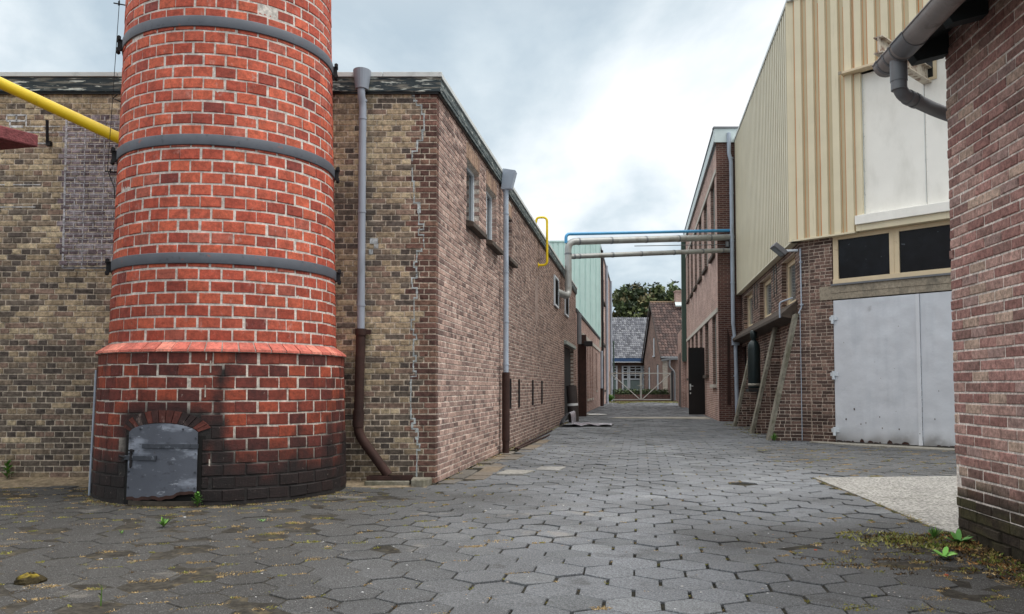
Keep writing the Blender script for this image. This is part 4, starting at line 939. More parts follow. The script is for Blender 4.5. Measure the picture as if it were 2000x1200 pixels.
# ------------------------------------------------------------------ RIGHT BRICK OFFICE BLOCK
RC=(6.402,25.37)
RF=Fr(RC,pi/2); RS=Fr(RC,A,-1)
def office():
    t=thing('brick_office','tall brown brick block with pale window bands and white parapet, right side of the alley','building',(RC[0],RC[1],0))
    L=18.0
    low=[(.7,2.1,1.15,3.38)]+[(a,a+1.5,1.5,3.38) for a in (3.7,6.4,9.1,11.8,14.5)]
    up=[(a,a+1.5,5.35,7.75) for a in (.7,3.7,6.4,9.1,11.8,14.5)]
    ops=low+up
    m=MB()
    for a,b,c,d in cells(0,L,0,8.75,ops): m.quad(RS.P(a,0,c),RS.P(b,0,c),RS.P(b,0,d),RS.P(a,0,d))
    for a,b,c,d in ops:
        for s in (a,b): m.quad(RS.P(s,0,c),RS.P(s,-.18,c),RS.P(s,-.18,d),RS.P(s,0,d),m=1)
        m.quad(RS.P(a,0,c),RS.P(b,0,c),RS.P(b,-.18,c),RS.P(a,-.18,c),m=1); m.quad(RS.P(a,0,d),RS.P(b,0,d),RS.P(b,-.18,d),RS.P(a,-.18,d),m=1)
    m.build('alley_wall',[B_PINK,B_BROWN],t)
    m=MB(); m.quad(RF.P(0,0,0),RF.P(9,0,0),RF.P(9,0,8.75),RF.P(0,0,8.75)); m.build('end_wall',B_DARK,t)
    m=MB(); q=RF.P(9,0,0); e=RS.P(L,0,0); m.quad(e,(e[0]+9,e[1],0),(e[0]+9,e[1],8.75),(e[0],e[1],8.75)); m.build('rear_wall',B_DARK,t)
    m=MB(); m.fbox(RF,-.06,9,-.1,.06,8.72,9.15); m.fbox(RS,-.04,L,-.1,.06,8.73,9.14); m.build('parapet',M_lightpanel,t)
    m=MB(); m.fbox(RF,-.09,9,-.1,.09,9.152,9.21); m.fbox(RS,-.07,L,-.1,.09,9.151,9.20); m.fbox(RS,-.04,L,.061,.08,8.68,8.74); m.build('parapet_cap',M_dpipe,t)
    m=MB(); m.prism([RF.P(0,-.1,8.6),RF.P(9,-.1,8.6),(e[0]+9,e[1],8.6),RS.P(L,-.1,8.6)],(0,0,.1)); m.build('roof',M_dpipe,t)
    m=MB(); m.fbox(RS,.05,17.2,.0,.035,3.39,3.53); m.fbox(RS,.05,17.2,.0,.035,7.76,7.9); m.build('stone_band',M_band2,t)
    for i,(a,b,c,d) in enumerate(ops):
        w=window(t,RS,a,b,c,d,-.10,.07,M_offwood if i!=1 else M_green,M_lightglass,mull=((a+b)/2,),trans=((a+.07,b-.07,c+(d-c)*.55),))
        m=MB(); m.fbox(RS,a-.08,b+.08,-.1,.10,c-.11,c); m.build('sill',M_band2 if i<1 else M_sill,w)
    m=MB(); m.fbox(RS,17.4,17.95,.005,.22,2.4,9.0); m.build('corner_post',M_green,t)
    # downpipe on the end wall
    m=MB(); m.tube(arcpath([RF.P(.38,.09,9.0),RF.P(.38,.09,8.35),RF.P(.44,.09,8.1),RF.P(.44,.09,3.0)],.06),.062,14); m.tube([RF.P(.44,.09,3.0),RF.P(.48,.12,2.5)],.055,12); m.fbox(RF,.40,.60,.03,.2,2.35,2.62); m.tube([RF.P(.5,.12,2.36),RF.P(.52,.12,.1)],.06,14)
    for z in (8.2,7.1,5.6,4.3,1.4): m.tube([RF.P(.44 if z>3 else .5,.09 if z>3 else .12,z-.02),RF.P(.44 if z>3 else .5,.09 if z>3 else .12,z+.02)],.075,12)
    m.build('downpipe',M_zinc2,t)
    m=MB(); m.add([RF.P(.25,.006,.5),RF.P(.37,.006,.5),RF.P(.36,.006,2.6),RF.P(.28,.006,2.9)],[(0,1,2,3)],C(110,62,44)); m.build('rust_stain',M_rust,t)
    # lower wing at the far end
    m=MB(); m.fbox(RS,L+.02,L+4,-4,.25,0,4.1); m.build('rear_wing',B_PINK,t)
    m=MB(); m.fbox(RS,L+.6,L+1.4,.255,.27,0,2.9); m.fbox(RS,L+2.1,L+2.8,.255,.27,0,2.9); m.build('slot_window',M_black,t)
    # black door standing open
    d=MB(); p0=(6.66,30.95,.03); p1=(7.30,30.85,.03)
    F=Fr((6.66,30.93),atan2(.66,-.02)); d.fbox(F,0,.72,-.03,.03,.03,2.55)
    dd=d.build('door',M_black,t,bevel=.004)
    d=MB(); d.tube([F.P(.06,.03,1.1),F.P(.06,.08,1.1),F.P(.16,.08,1.1)],.012,8); d.fbox(F,.035,.085,.031,.036,.95,1.18); d.fbox(F,.04,.08,.031,.036,.80,.86); d.build('handle',M_alu,dd)
    d=MB(); d.fbox(F,.30,.715,.031,.036,2.38,2.40); d.fbox(F,.30,.715,.031,.036,1.25,1.27); d.build('rail',M_black,dd)
office()

# ------------------------------------------------------------------ CREAM-CLAD HALL
WD=radians(137.8)
FW=Fr(CC,WD); SW=Fr(CC,A,-1)
HB=[C(124,100,91),C(108,87,79),C(94,77,71),C(136,113,102),C(82,67,62)]
HM=C(194,180,166)
def chall(s,z,i):
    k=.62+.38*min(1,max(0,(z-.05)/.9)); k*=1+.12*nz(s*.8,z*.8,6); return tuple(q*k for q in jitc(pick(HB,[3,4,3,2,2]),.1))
def hall():
    t=thing('cream_clad_hall','hall with cream ribbed cladding over dark brick and wide grey steel doors, right side','building',(CC[0],CC[1],0))
    # front wall
    m=MB(); dops=[(.675,4.2,-.1,2.72),(.69,4.2,2.72,3.94)]
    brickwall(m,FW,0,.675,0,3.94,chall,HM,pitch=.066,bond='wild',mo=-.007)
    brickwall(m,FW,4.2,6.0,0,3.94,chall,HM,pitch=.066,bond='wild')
    for (a,b) in ((.19,.20),): 
        z=0
        while z<3.9: m.add([FW.P(.193+rnd.uniform(-.003,.003),.003,z),FW.P(.207+rnd.uniform(-.003,.003),.003,z),FW.P(.206,.003,z+.1),FW.P(.193,.003,z+.1)],[(0,1,2,3)],jitc(C(170,154,140),.1)); z+=.1
    for s in (.675,4.2): m.quad(FW.P(s,0,0),FW.P(s,-.3,0),FW.P(s,-.3,3.94),FW.P(s,0,3.94),C(92,66,58))
    m.build('front_wall',M_mason,t)
    m=MB(); wops=[(.45,2.05,2.80,3.8),(3.55,5.45,2.80,3.8),(6.85,8.75,2.80,3.8),(8.3,9.5,.95,2.3)]
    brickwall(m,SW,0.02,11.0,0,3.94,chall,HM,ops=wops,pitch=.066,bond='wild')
    m.build('side_wall',M_mason,t)
    m=MB(); m.fbox(SW,8.3,9.5,-.12,-.09,.95,2.3); k=10
    m.build('arched_niche',M_black,t)
    # hidden sides and the roof
    m=MB(); e=SW.P(11.0,0,0); f=FW.P(6.0,0,0); h=(f[0]+4,f[1]+2,0); g=(e[0]+6,e[1],0)
    for p,q in ((f,h),(h,(h[0],g[1],0)),((h[0],g[1],0),e)): m.quad(p,q,(q[0],q[1],8.6),(p[0],p[1],8.6))
    m.build('rear_wall',B_DARK,t)
    # cladding
    n0=.10; cc=C(222,211,182); cs=C(210,204,182); ru=C(186,112,44)
    def ribs(mb,fr,s0,s1,z0,z1,pit,base,rust,end0=None,nn=n0,dep=.04,z0b=None):
        s=s0
        k=0
        while s<s1-1e-4:
            p=[(s,nn),(s+pit*.12,nn),(s+pit*.2,nn+dep),(s+pit*.72,nn+dep),(s+pit*.80,nn),(s+pit,nn)]
            for i in range(5):
                a,b=p[i],p[i+1]
                if a[0]>=s1: break
                b=(min(b[0],s1),b[1])
                c=base if i==2 else (mixc(base,C(150,134,96),.45) if i in (1,3) else mixc(base,C(166,148,106),.5 if rust else .35))  # groove faces browner: rib shading put into the colour
                mb.quad(fr.P(a[0],a[1],z0),fr.P(b[0],b[1],z0),fr.P(b[0],b[1],z1),fr.P(a[0],a[1],z1),jitc(c,.02))
                if rust and i in(1,3) and rnd.random()<.8:
                    w=.012+.014*rnd.random(); q=a if i==1 else b; sg=1 if i==1 else -1
                    top=z1-rnd.random()*.8 if rnd.random()<.3 else z1
                    mb.quad(fr.P(q[0]-w*(1 if i==3 else .6),q[1]+.0015,z0),fr.P(q[0]+w*.8,q[1]+.0015,z0),fr.P(q[0]+w*.5,q[1]+.0015,top),fr.P(q[0]-w*.5,q[1]+.0015,top),mixc(base,C(198,108,26),rnd.uniform(.5,1)))
            s+=pit
    m=MB()
    ribs(m,SW,-.02,11.05,3.95,8.75,.235,cs,False,dep=.05)
    m.fbox(SW,-.10,11.05,-.05,.15,3.918,3.949,cs); 
    m.build('side_cladding',M_cream,t)
    m=MB(); m.fbox(SW,-.12,11.1,-.1,.17,8.752,8.83); m.fbox(FW,-.1,6,-.1,.17,8.76,8.836); m.build('roof_trim',M_alu,t,bevel=.006)
    m=MB(); m.prism([SW.P(0,0,8.70),SW.P(11,0,8.70),(e[0]+6,e[1],8.70),(h[0],h[1],8.70),FW.P(6,0,8.70)],(0,0,.04)); m.build('roof',M_dpipe,t)
    m=MB()
    ribs(m,FW,.0,1.20,3.95,8.75,.25,cc,True)
    ribs(m,FW,1.20,6.0,6.98,8.75,.25,cc,True)
    m.quad(FW.P(-.13,.14,3.95),FW.P(.0,.10,3.95),FW.P(.0,.10,8.75),FW.P(-.13,.14,8.75),cc)
    m.fbox(FW,-.14,1.20,-.05,.16,3.918,3.949,cc); m.fbox(FW,4.9,6.0,-.05,.14,3.95,6.975,cc)
    m.quad(FW.P(1.20,.10,3.95),FW.P(1.20,.0,3.95),FW.P(1.20,.0,7.0),FW.P(1.20,.10,7.0),cc)
    # jamb strip left of the white panel
    m.fbox(FW,1.203,1.33,-.02,.095,4.24,6.92,mixc(cc,C(240,230,200),.2))
    m.build('front_cladding',M_cream,t)
    m=MB(); m.fbox(FW,1.02,5.2,.06,.27,6.93,6.975,mixc(cc,ru,.18)); m.fbox(FW,1.0,1.06,.27,.29,6.92,6.98,mixc(cc,C(60,40,35),.6)); m.build('rain_hood',M_cream,t,bevel=.004)
    # white sliding panel with rail, boards below
    m=MB(); m.fbox(FW,1.34,2.44,-.02,.03,4.26,6.90); m.fbox(FW,2.447,4.88,-.02,.03,4.26,6.90); w=m.build('white_panel',M_white,t,bevel=.003)
    m=MB(); m.fbox(FW,1.33,1.352,.031,.036,4.26,6.90); m.fbox(FW,2.425,2.437,.031,.034,4.3,6.88)
    for z in [4.4+.22*i for i in range(11)]: m.tube([FW.P(1.36,.03,z),FW.P(1.36,.038,z)],.007,6); m.tube([FW.P(2.46,.03,z),FW.P(2.46,.036,z)],.005,6)
    m.build('panel_seam',M_alu,w)
    m=MB(); m.fbox(FW,2.38,2.62,.032,.037,6.5,6.80); m.build('notch',M_black,w)
    m=MB(); m.fbox(FW,2.60,2.66,.038,.046,6.45,6.80); m.fbox(FW,2.44,2.60,.038,.046,6.45,6.50); m.build('notch_plate',M_creamwood,w)
    m=MB(); m.fbox(FW,1.22,5.0,.0,.20,4.06,4.225); m.fbox(FW,1.24,5.0,.01,.10,4.226,4.25); m.build('rail_board',M_white,t,bevel=.005)
    m=MB(); m.fbox(FW,1.22,5.0,.0,.15,3.94,4.058,cc); m.build('lower_board',M_cream,t,bevel=.004)
    # hoist beam
    m=MB(); s=2.5; 
    m.fbox(FW,s-.075,s+.075,.04,2.0,6.405,6.425); m.fbox(FW,s-.075,s+.075,.04,2.0,6.66,6.68); m.fbox(FW,s-.012,s+.012,.04,2.0,6.425,6.66)
    m.build('hoist_beam',mat('rusty_white_steel',C(196,186,170),.6,0,.15,6,stains=[(C(104,66,48),7,.5,.62,.85,(1,1,1))]),t)
    # window strip over the doors
    m=MB(); z0,z1=3.02,3.94
    fx=[(.69,.79),(1.755,1.93),(2.95,3.12),(4.1,4.2)]
    for a,b in fx: m.fbox(FW,a,b,-.06,.0,z0,z1)
    m.fbox(FW,1.838,1.846,-.0,.008,z0+.06,z1)
    m.fbox(FW,.60+.09,4.2,-.058,.025,z0-.0,z0+.085); 
    for i in range(3): m.fbox(FW,fx[i][1],fx[i+1][0],-.058,-.002,z1-.08,z1)
    o=m.build('strip_window',M_creamwood,t,bevel=.006)
    for i in range(3):
        m=MB(); m.fbox(FW,fx[i][1]-.01,fx[i+1][0]+.01,-.045,-.03,z0+.07,z1-.07); m.build('pane',M_blackpane,o)
    m=MB(); m.fbox(FW,.66,4.2,-.05,.05,2.985,3.018); m.build('lead_flashing',M_dpipe,t)
    m=MB(); m.fbox(FW,.42,4.3,-.1,.022,2.722,2.985); m.fbox(FW,.66,4.3,.0225,.03,2.845,2.855); m.build('concrete_lintel',M_conc,t,bevel=.008)
    # steel doors
    def leaf(s0,s1,lip):
        m=MB(); nx,nz_=36,60; vs=[]; cl=[]; sb=C(208,213,220)
        for i in range(nx+1):
            for k in range(nz_+1):
                s=s0+(s1-s0)*i/nx; z=.035+2.665*k/nz_; n=.02+.011*nz(s*2.2,z*2.2,3)+.006*nz(s*5,z*5,6); 
                if i in (0,nx) or k in (0,nz_): n=.018
                vs.append(FW.P(s,n,z)); cl.append(mixc(sb,C(118,116,114),max(0,min(.8,(1-z/.30)*(.8+1.2*nz(s*4,z*3,8))))))
        m.add(vs,[(i*(nz_+1)+k,(i+1)*(nz_+1)+k,(i+1)*(nz_+1)+k+1,i*(nz_+1)+k+1) for i in range(nx) for k in range(nz_)],cl,0,True)
        m.fbox(FW,s0,s1,-.03,.008,.03,2.702,sb)
        x=s0
        while x<s1-.03:
            l=rnd.uniform(.03,.15); h=rnd.uniform(.006,.03) if rnd.random()<.7 else rnd.uniform(.03,.07)
            if rnd.random()<.6: m.add([FW.P(x,.0235,.034),FW.P(min(x+l,s1),.0235,.034),FW.P(min(x+l*.8,s1),.0265,.036+h*.7),FW.P(x+l*.4,.0265,.036+h),FW.P(x+.1*l,.0265,.036+h*.5)],[(0,1,2,3,4)],(1,1,1),1)
            x+=l
        for _ in range(7):
            a=rnd.uniform(s0+.1,s1-.1); z=rnd.uniform(.2,1.6); r=rnd.uniform(.006,.016); m.add([FW.P(a+r*cos(w)*rnd.uniform(.6,1.2),.031,z+r*1.4*sin(w)*rnd.uniform(.6,1.2)) for w in [i*2*pi/7 for i in range(7)]],[tuple(range(7))],(1,1,1),1)
        if lip:
            z=.12
            while z<1.7:
                l=rnd.uniform(.03,.16); m.fbox(FW,2.263,2.274,.0,.0135,z,z+l,m=1); z+=l+rnd.uniform(.02,.12)
        o=m.build('steel_door',[M_steel,M_rust],t)
        if lip: mm=MB(); mm.fbox(FW,s1-.055,s1+.01,.024,.040,.03,2.70,C(216,220,226)); mm.build('cover_strip',M_steel,o,bevel=.003)
        return o
    d1=leaf(.69,2.262,True); d2=leaf(2.275,4.15,False)
    for z in (.24,1.30,2.36):
        m=MB(); m.fbox(FW,.62,.76,.018,.045,z-.035,z+.035); m.tube([FW.P(.675,.04,z-.10),FW.P(.675,.04,z+.06)],.028,10); m.build('hinge',M_pvc,d1)
    # side windows
    for i,(a,b,c,d) in enumerate(wops[:3]):
        w=window(t,SW,a,b,c,d,-.13,.11,M_creamwood,M_lightglass,mull=(),th=.06)
        m=MB(); m.fbox(SW,a-.02,b+.02,-.13,-.02,c-.05,c-.002); m.build('sill',M_creamwood,w)
    for s in (2.75,3.1,5.9,6.4,9.2): m=MB(); m.fbox(SW,s-.03,s+.03,.0,.012,3.2,3.9); m.build('vent_slot',M_black,t)
    # sloping ledge
    m=MB(); m.prism([SW.P(.28,.0,2.80),SW.P(.28,.30,2.54),SW.P(.28,.30,2.47),SW.P(.28,.0,2.40)],tuple(SW.d[i]*10.75 if i<2 else 0 for i in range(3))); m.build('sloping_ledge',M_sill,t,bevel=.008)
    # buttresses: brick fins with concrete copings
    for (s,tk,ht,ft) in ((.125,.25,2.50,.66),(2.6,.24,2.42,.66),(6.1,.24,2.42,.66)):
        o=SW.P(s-tk/2,0,0); F=Fr((o[0],o[1]),A-pi/2,-1)     # runs out from the wall
        lim=lambda z: (0.0, max(.02,(ft-.05)-(ft-.13)*z/ht))
        m=MB(); brickwall(m,F,0,ft,0,ht-.06,chall,HM,pitch=.066,bond='wild',depth=tk-.02,srange=lim,mo=-.007)
        b=m.build('buttress',M_mason,t)
        m=MB(); k=9
        P=lambda n,z,dd: (o[0]+F.d[0]*n-F.n[0]*dd, o[1]+F.d[1]*n-F.n[1]*dd, z)
        for i in range(k):
            f0,f1=i/k,(i+1)/k
            n0_=ft+(.10-ft)*f0; n1_=ft+(.10-ft)*f1; z0=-.03+(ht+.03)*f0; z1=-.03+(ht+.03)*f1
            w=[rnd.uniform(-.006,.006) for _ in range(4)]
            if i==0: pw=w
            m.hexa([P(n0_-.07,z0,-.02),P(n0_+pw[0]*.5,z0,-.02+pw[1]*.5),P(n0_+pw[0]*.5,z0,tk+.02),P(n0_-.07,z0,tk+.02),P(n1_-.07,z1,-.02),P(n1_+w[0]*.5,z1,-.02+w[1]*.5),P(n1_+w[0]*.5,z1,tk+.02),P(n1_-.07,z1,tk+.02)]); pw=w
        m.build('coping',M_cop,b)
    # conduit and hooked pipe at the corner
    m=MB(); m.tube([FW.P(.04,.03,3.72),FW.P(.045,.03,2.62),FW.P(.0,.06,2.5)],.014,8); m.tube([FW.P(.04,.03,3.78),FW.P(.04,.03,3.64)],.02,8); m.tube([FW.P(.02,.04,2.6),FW.P(.02,.04,.02)],.008,6); m.fbox(FW,.02,.06,.0,.05,3.5,3.53); m.fbox(FW,.025,.07,.0,.05,2.66,2.69); m.build('conduit',M_zinc2,t)
    m=MB(); m.tube(arcpath([SW.P(.30,.34,2.45),SW.P(.30,.34,2.76),SW.P(.2,.1,2.84)],.06),.016,8); m.build('bent_pipe',M_zinc2,t)
    # floodlight
    f=thing('floodlight','grey square floodlight on a bracket under the cream cladding at the hall corner','lamp',SW.P(.1,.2,3.8))
    m=MB(); c=Vector(SW.P(.15,.36,3.80)); R=Matrix.Rotation(radians(40),3,Vector((-.1,1,0)).normalized())
    bx=[Vector((x,y,z)) for z in (-.05,.05) for (x,y) in ((-.15,-.13),(.15,-.13),(.15,.13),(-.15,.13))]
    m.hexa([tuple(c+R@v) for v in bx]); hs=m.build('housing',mat('floodlight_grey',C(104,102,104),.5),f,bevel=.012)
    m=MB(); bx=[Vector((x,y,z)) for z in (-.056,-.051) for (x,y) in ((-.12,-.1),(.12,-.1),(.12,.1),(-.12,.1))]; m.hexa([tuple(c+R@v) for v in bx]); m.build('lens',M_lightglass,f)
    m=MB(); m.tube([SW.P(.0,.02,3.76),SW.P(.06,.2,3.76),SW.P(.1,.34,3.78)],.026,8); m.build('bracket',M_pvc,f)
    # gas cylinder hung on the wall between the buttresses
    b=SW.P(4.6,.28,1.02); g=thing('gas_cylinder','dark green gas cylinder standing against the brick wall between two concrete buttresses','cylinder',b)
    m=MB(); r=.155; m.lathe(b,[(0,0),(r*.9,.0),(r,.03),(r,.98),(r*.92,1.09),(r*.7,1.17),(r*.45,1.21),(.05,1.23),(0,1.23)],24); m.build('body',M_gasgreen,g)
    m=MB(); m.lathe(b,[(.06,1.2),(.065,1.26),(.085,1.28),(.085,1.44),(.06,1.47),(0,1.47)],16); m.build('valve_cap',M_gasgreen,g)
    m=MB(); m.lathe(b,[(r+.002,.06),(r+.004,.06),(r+.004,.13),(r+.002,.13)],24); m.build('strap',M_slab,g)
    m=MB(); m.fbox(SW,4.3,4.9,.0,.46,.94,1.012); m.fbox(SW,4.4,4.8,.02,.2,-.02,.94); m.build('bracket',mat('dark_stand',C(32,34,34),.8),t)
    for k in range(4):
        pass
    m=MB(); m.fbox(SW,6.6,6.78,.0,.1,1.5,1.62); m.tube([SW.P(6.69,.05,1.5),SW.P(6.69,.05,1.3)],.02,8); m.build('wall_box',M_pvc,t)
hall()

# ------------------------------------------------------------------ NEAR BRICK SHED, RIGHT EDGE
NC=(3.121,5.797); AN=atan2(150,1600)
NW=Fr(NC,AN,-1)
def shed():
    t=thing('brick_shed','low reddish brick shed with a grey gutter, filling the right edge of the photo','building',(NC[0],NC[1],0))
    PAL=[C(168,130,122),C(176,144,134),C(152,114,107),C(188,164,148),C(162,136,129),C(142,112,105)]
    MO=C(228,220,212)
    def grime(s,z): return min(.95,max(0,(.56-z)/.27+.45*nz(s*5,z*6,2)+.25*nz(s*17,z*15,6)))
    def cn(s,z,i):
        c=jitc(pick(PAL,[4,3,3,1.6,2,1.5]),.1)
        if z>3.0: return mixc(c,C(130,100,90),min(.5,(z-3.0)*1.2))
        if z>.7: return c
        return lambda S_,Z_: mixc(c,C(40,37,29) if nz(S_*6,Z_*6,9)<.15 else C(56,56,34),grime(S_,Z_))
    m=MB(); jag={}
    def ends(i,a,b):
        z=i*.0722
        e=rnd.uniform(-.006,.006)
        if .30<z+.217<.37: e=-.075
        elif .37<z+.217<.45: e=-.05
        elif .24<z+.217<.30: e=-.02
        return a,b+e
    brickwall(m,NW,-4.5,0,.217,3.62,cn,MO,pitch=.0722,L=.222,Hd=.11,joint=.0125,bond='stretch',ends=ends,mo=-.0065,jagn=.0022)
    brickwall(m,NW,-4.5,-.004,0.0,.217,cn,C(50,46,36),pitch=.072,L=.222,Hd=.11,joint=.012,bond='stretch',mo=-.010,jagn=.010)
    m.build('wall',M_mason,t)
    m=MB(); E=Fr((NC[0],NC[1]),AN+pi/2,-1)
    vs=[E.P(.03,-.004,0),E.P(4,-.004,0),E.P(4,-.004,3.62),E.P(.03,-.004,3.62)]
    m.quad(*vs,C(120,80,74)); q=NW.P(-4.5,0,0); w=E.P(4,0,0); k=(q[0]+w[0]-NC[0],q[1]+w[1]-NC[1])
    m.quad((q[0],q[1],0),(k[0],k[1],0),(k[0],k[1],3.62),(q[0],q[1],3.62)); m.quad((w[0],w[1],0),(k[0],k[1],0),(k[0],k[1],3.62),(w[0],w[1],3.62))
    m.build('rear_wall',B_BROWN,t)
    # eave
    P=NW.P
    m=MB(); d=tuple(NW.d[i]*-5 if i<2 else 0 for i in range(3))
    m.prism([P(.03,-.1,3.62),P(.03,.30,3.46),P(.03,.30,3.49),P(.03,-.1,3.68)],d); m.build('soffit',M_soffit,t)
    m=MB(); m.prism([P(.03,.0,3.43),P(.03,.22,3.38),P(.03,.28,3.48),P(.03,.28,3.497),P(.03,.0,3.60)],tuple(NW.d[i]*-.10 if i<2 else 0 for i in range(3))); m.build('rafter_end',M_soffit,t); m=MB()
    m.prism([P(-.55,.0,3.45),P(-.55,.22,3.40),P(-.55,.27,3.48),P(-.55,.27,3.497),P(-.55,.0,3.60)],tuple(NW.d[i]*-.10 if i<2 else 0 for i in range(3))); m.build('rafter_end',M_soffit,t)
    m=MB(); d=tuple(NW.d[i]*-5 if i<2 else 0 for i in range(3)); m.prism([P(.05,.33,3.49),P(.05,-2.2,4.80),P(.05,-2.2,4.85),P(.05,.33,3.53)],d); m.prism([P(.05,-2.2,4.80),P(.05,-4.1,3.75),P(.05,-4.1,3.8),P(.05,-2.2,4.85)],d); m.build('roof',mat('roof_tile',C(92,64,56),.9,0,.25,6),t)
    # half-round gutter
    R=.088; zc=3.425; nc=.375
    def half(mb,s0,s1,r,th=.004,seg=14):
        for rr in (r,r-th):
            vs=[P(s,nc+rr*cos(pi+pi*k/seg),zc+rr*sin(pi+pi*k/seg)) for s in (s0,s1) for k in range(seg+1)]
            mb.add(vs,[(k,k+1,seg+2+k,seg+1+k) for k in range(seg)],(1,1,1),0,True)
        for s in (s0,s1):
            mb.add([P(s,nc+r*cos(pi+pi*k/seg),zc+r*sin(pi+pi*k/seg)) for k in range(seg+1)]+[P(s,nc+(r-th)*cos(pi+pi*k/seg),zc+(r-th)*sin(pi+pi*k/seg)) for k in range(seg+1)],[(k,k+1,seg+2+k,seg+1+k) for k in range(seg)])
        for sg in (1,-1): mb.tube([P(s0,nc+sg*r,zc),P(s1,nc+sg*r,zc)],.007,6)
    m=MB(); half(m,.12,-4.5,R); m.add([P(.12,nc+R*cos(pi+pi*k/14),zc+R*sin(pi+pi*k/14)) for k in range(15)],[tuple(range(15))]); g=m.build('gutter',M_gutter,t)
    m=MB(); half(m,-.26,-.46,R+.006); half(m,.03,.06,R+.004); half(m,-.07,-.09,R+.004); half(m,-.20,-.215,R+.005); m.build('gutter_joint',M_dpipe,g)
    m=MB()
    a=Vector(P(-.14,nc,zc-R+.03)); b=Vector(P(-.14,nc,zc-.30)); c=Vector(P(.13,.02,3.085)); d_=Vector(P(.16,-.7,2.80))
    m.tube([a,a*.35+b*.65],[.058,.058],20); m.tube(arcpath([a,b,c,d_],.09),.048,20)
    dd=(c-b).normalized()
    for f in (.26,.42): m.tube([b+dd*(f*.45-.02),b+dd*(f*.45+.02)],.054,20)
    m.tube([a*.3+b*.7+Vector((0,0,.015)),a*.3+b*.7-Vector((0,0,.05))],.054,20)
    m.build('downpipe',M_dpipe,t)
shed()

# ------------------------------------------------------------------ HOUSES BEHIND THE GATE
def tiles(mb, o, du, dv, nu, nv, cols, th=.05):
    """pantiles: nu columns along du, nv rows up dv"""
    o=Vector(o); du=Vector(du); dv=Vector(dv); n=du.cross(dv).normalized()
    if n.z<0: n=-n
    for j in range(nv):
        for i in range(nu):
            a=o+du*(i/nu)+dv*(j/nv); e=du/nu; f=dv/nv; c=jitc(pick(cols),.06)
            up=n*th*.7; k=n*.02
            vs=[]
            for (t,h) in ((0,0),(.15,.75),(.4,1),(.65,.75),(.8,.1),(1,.0)):
                vs.append(tuple(a+e*t+n*(th*h)+n*th*.6)); vs.append(tuple(a+e*t+f*1.06+n*(th*h)))
            mb.add(vs,[(2*q,2*q+2,2*q+3,2*q+1) for q in range(5)]+[],c,0,True)
            vs=[]
            for (t,h) in ((0,0),(.15,.75),(.4,1),(.65,.75),(.8,.1),(1,.0)):
                vs.append(tuple(a+e*t+n*(th*h)+n*th*.6)); vs.append(tuple(a+e*t-n*.01))
            mb.add(vs,[(2*q,2*q+2,2*q+3,2*q+1) for q in range(5)],tuple(x*.6 for x in c))
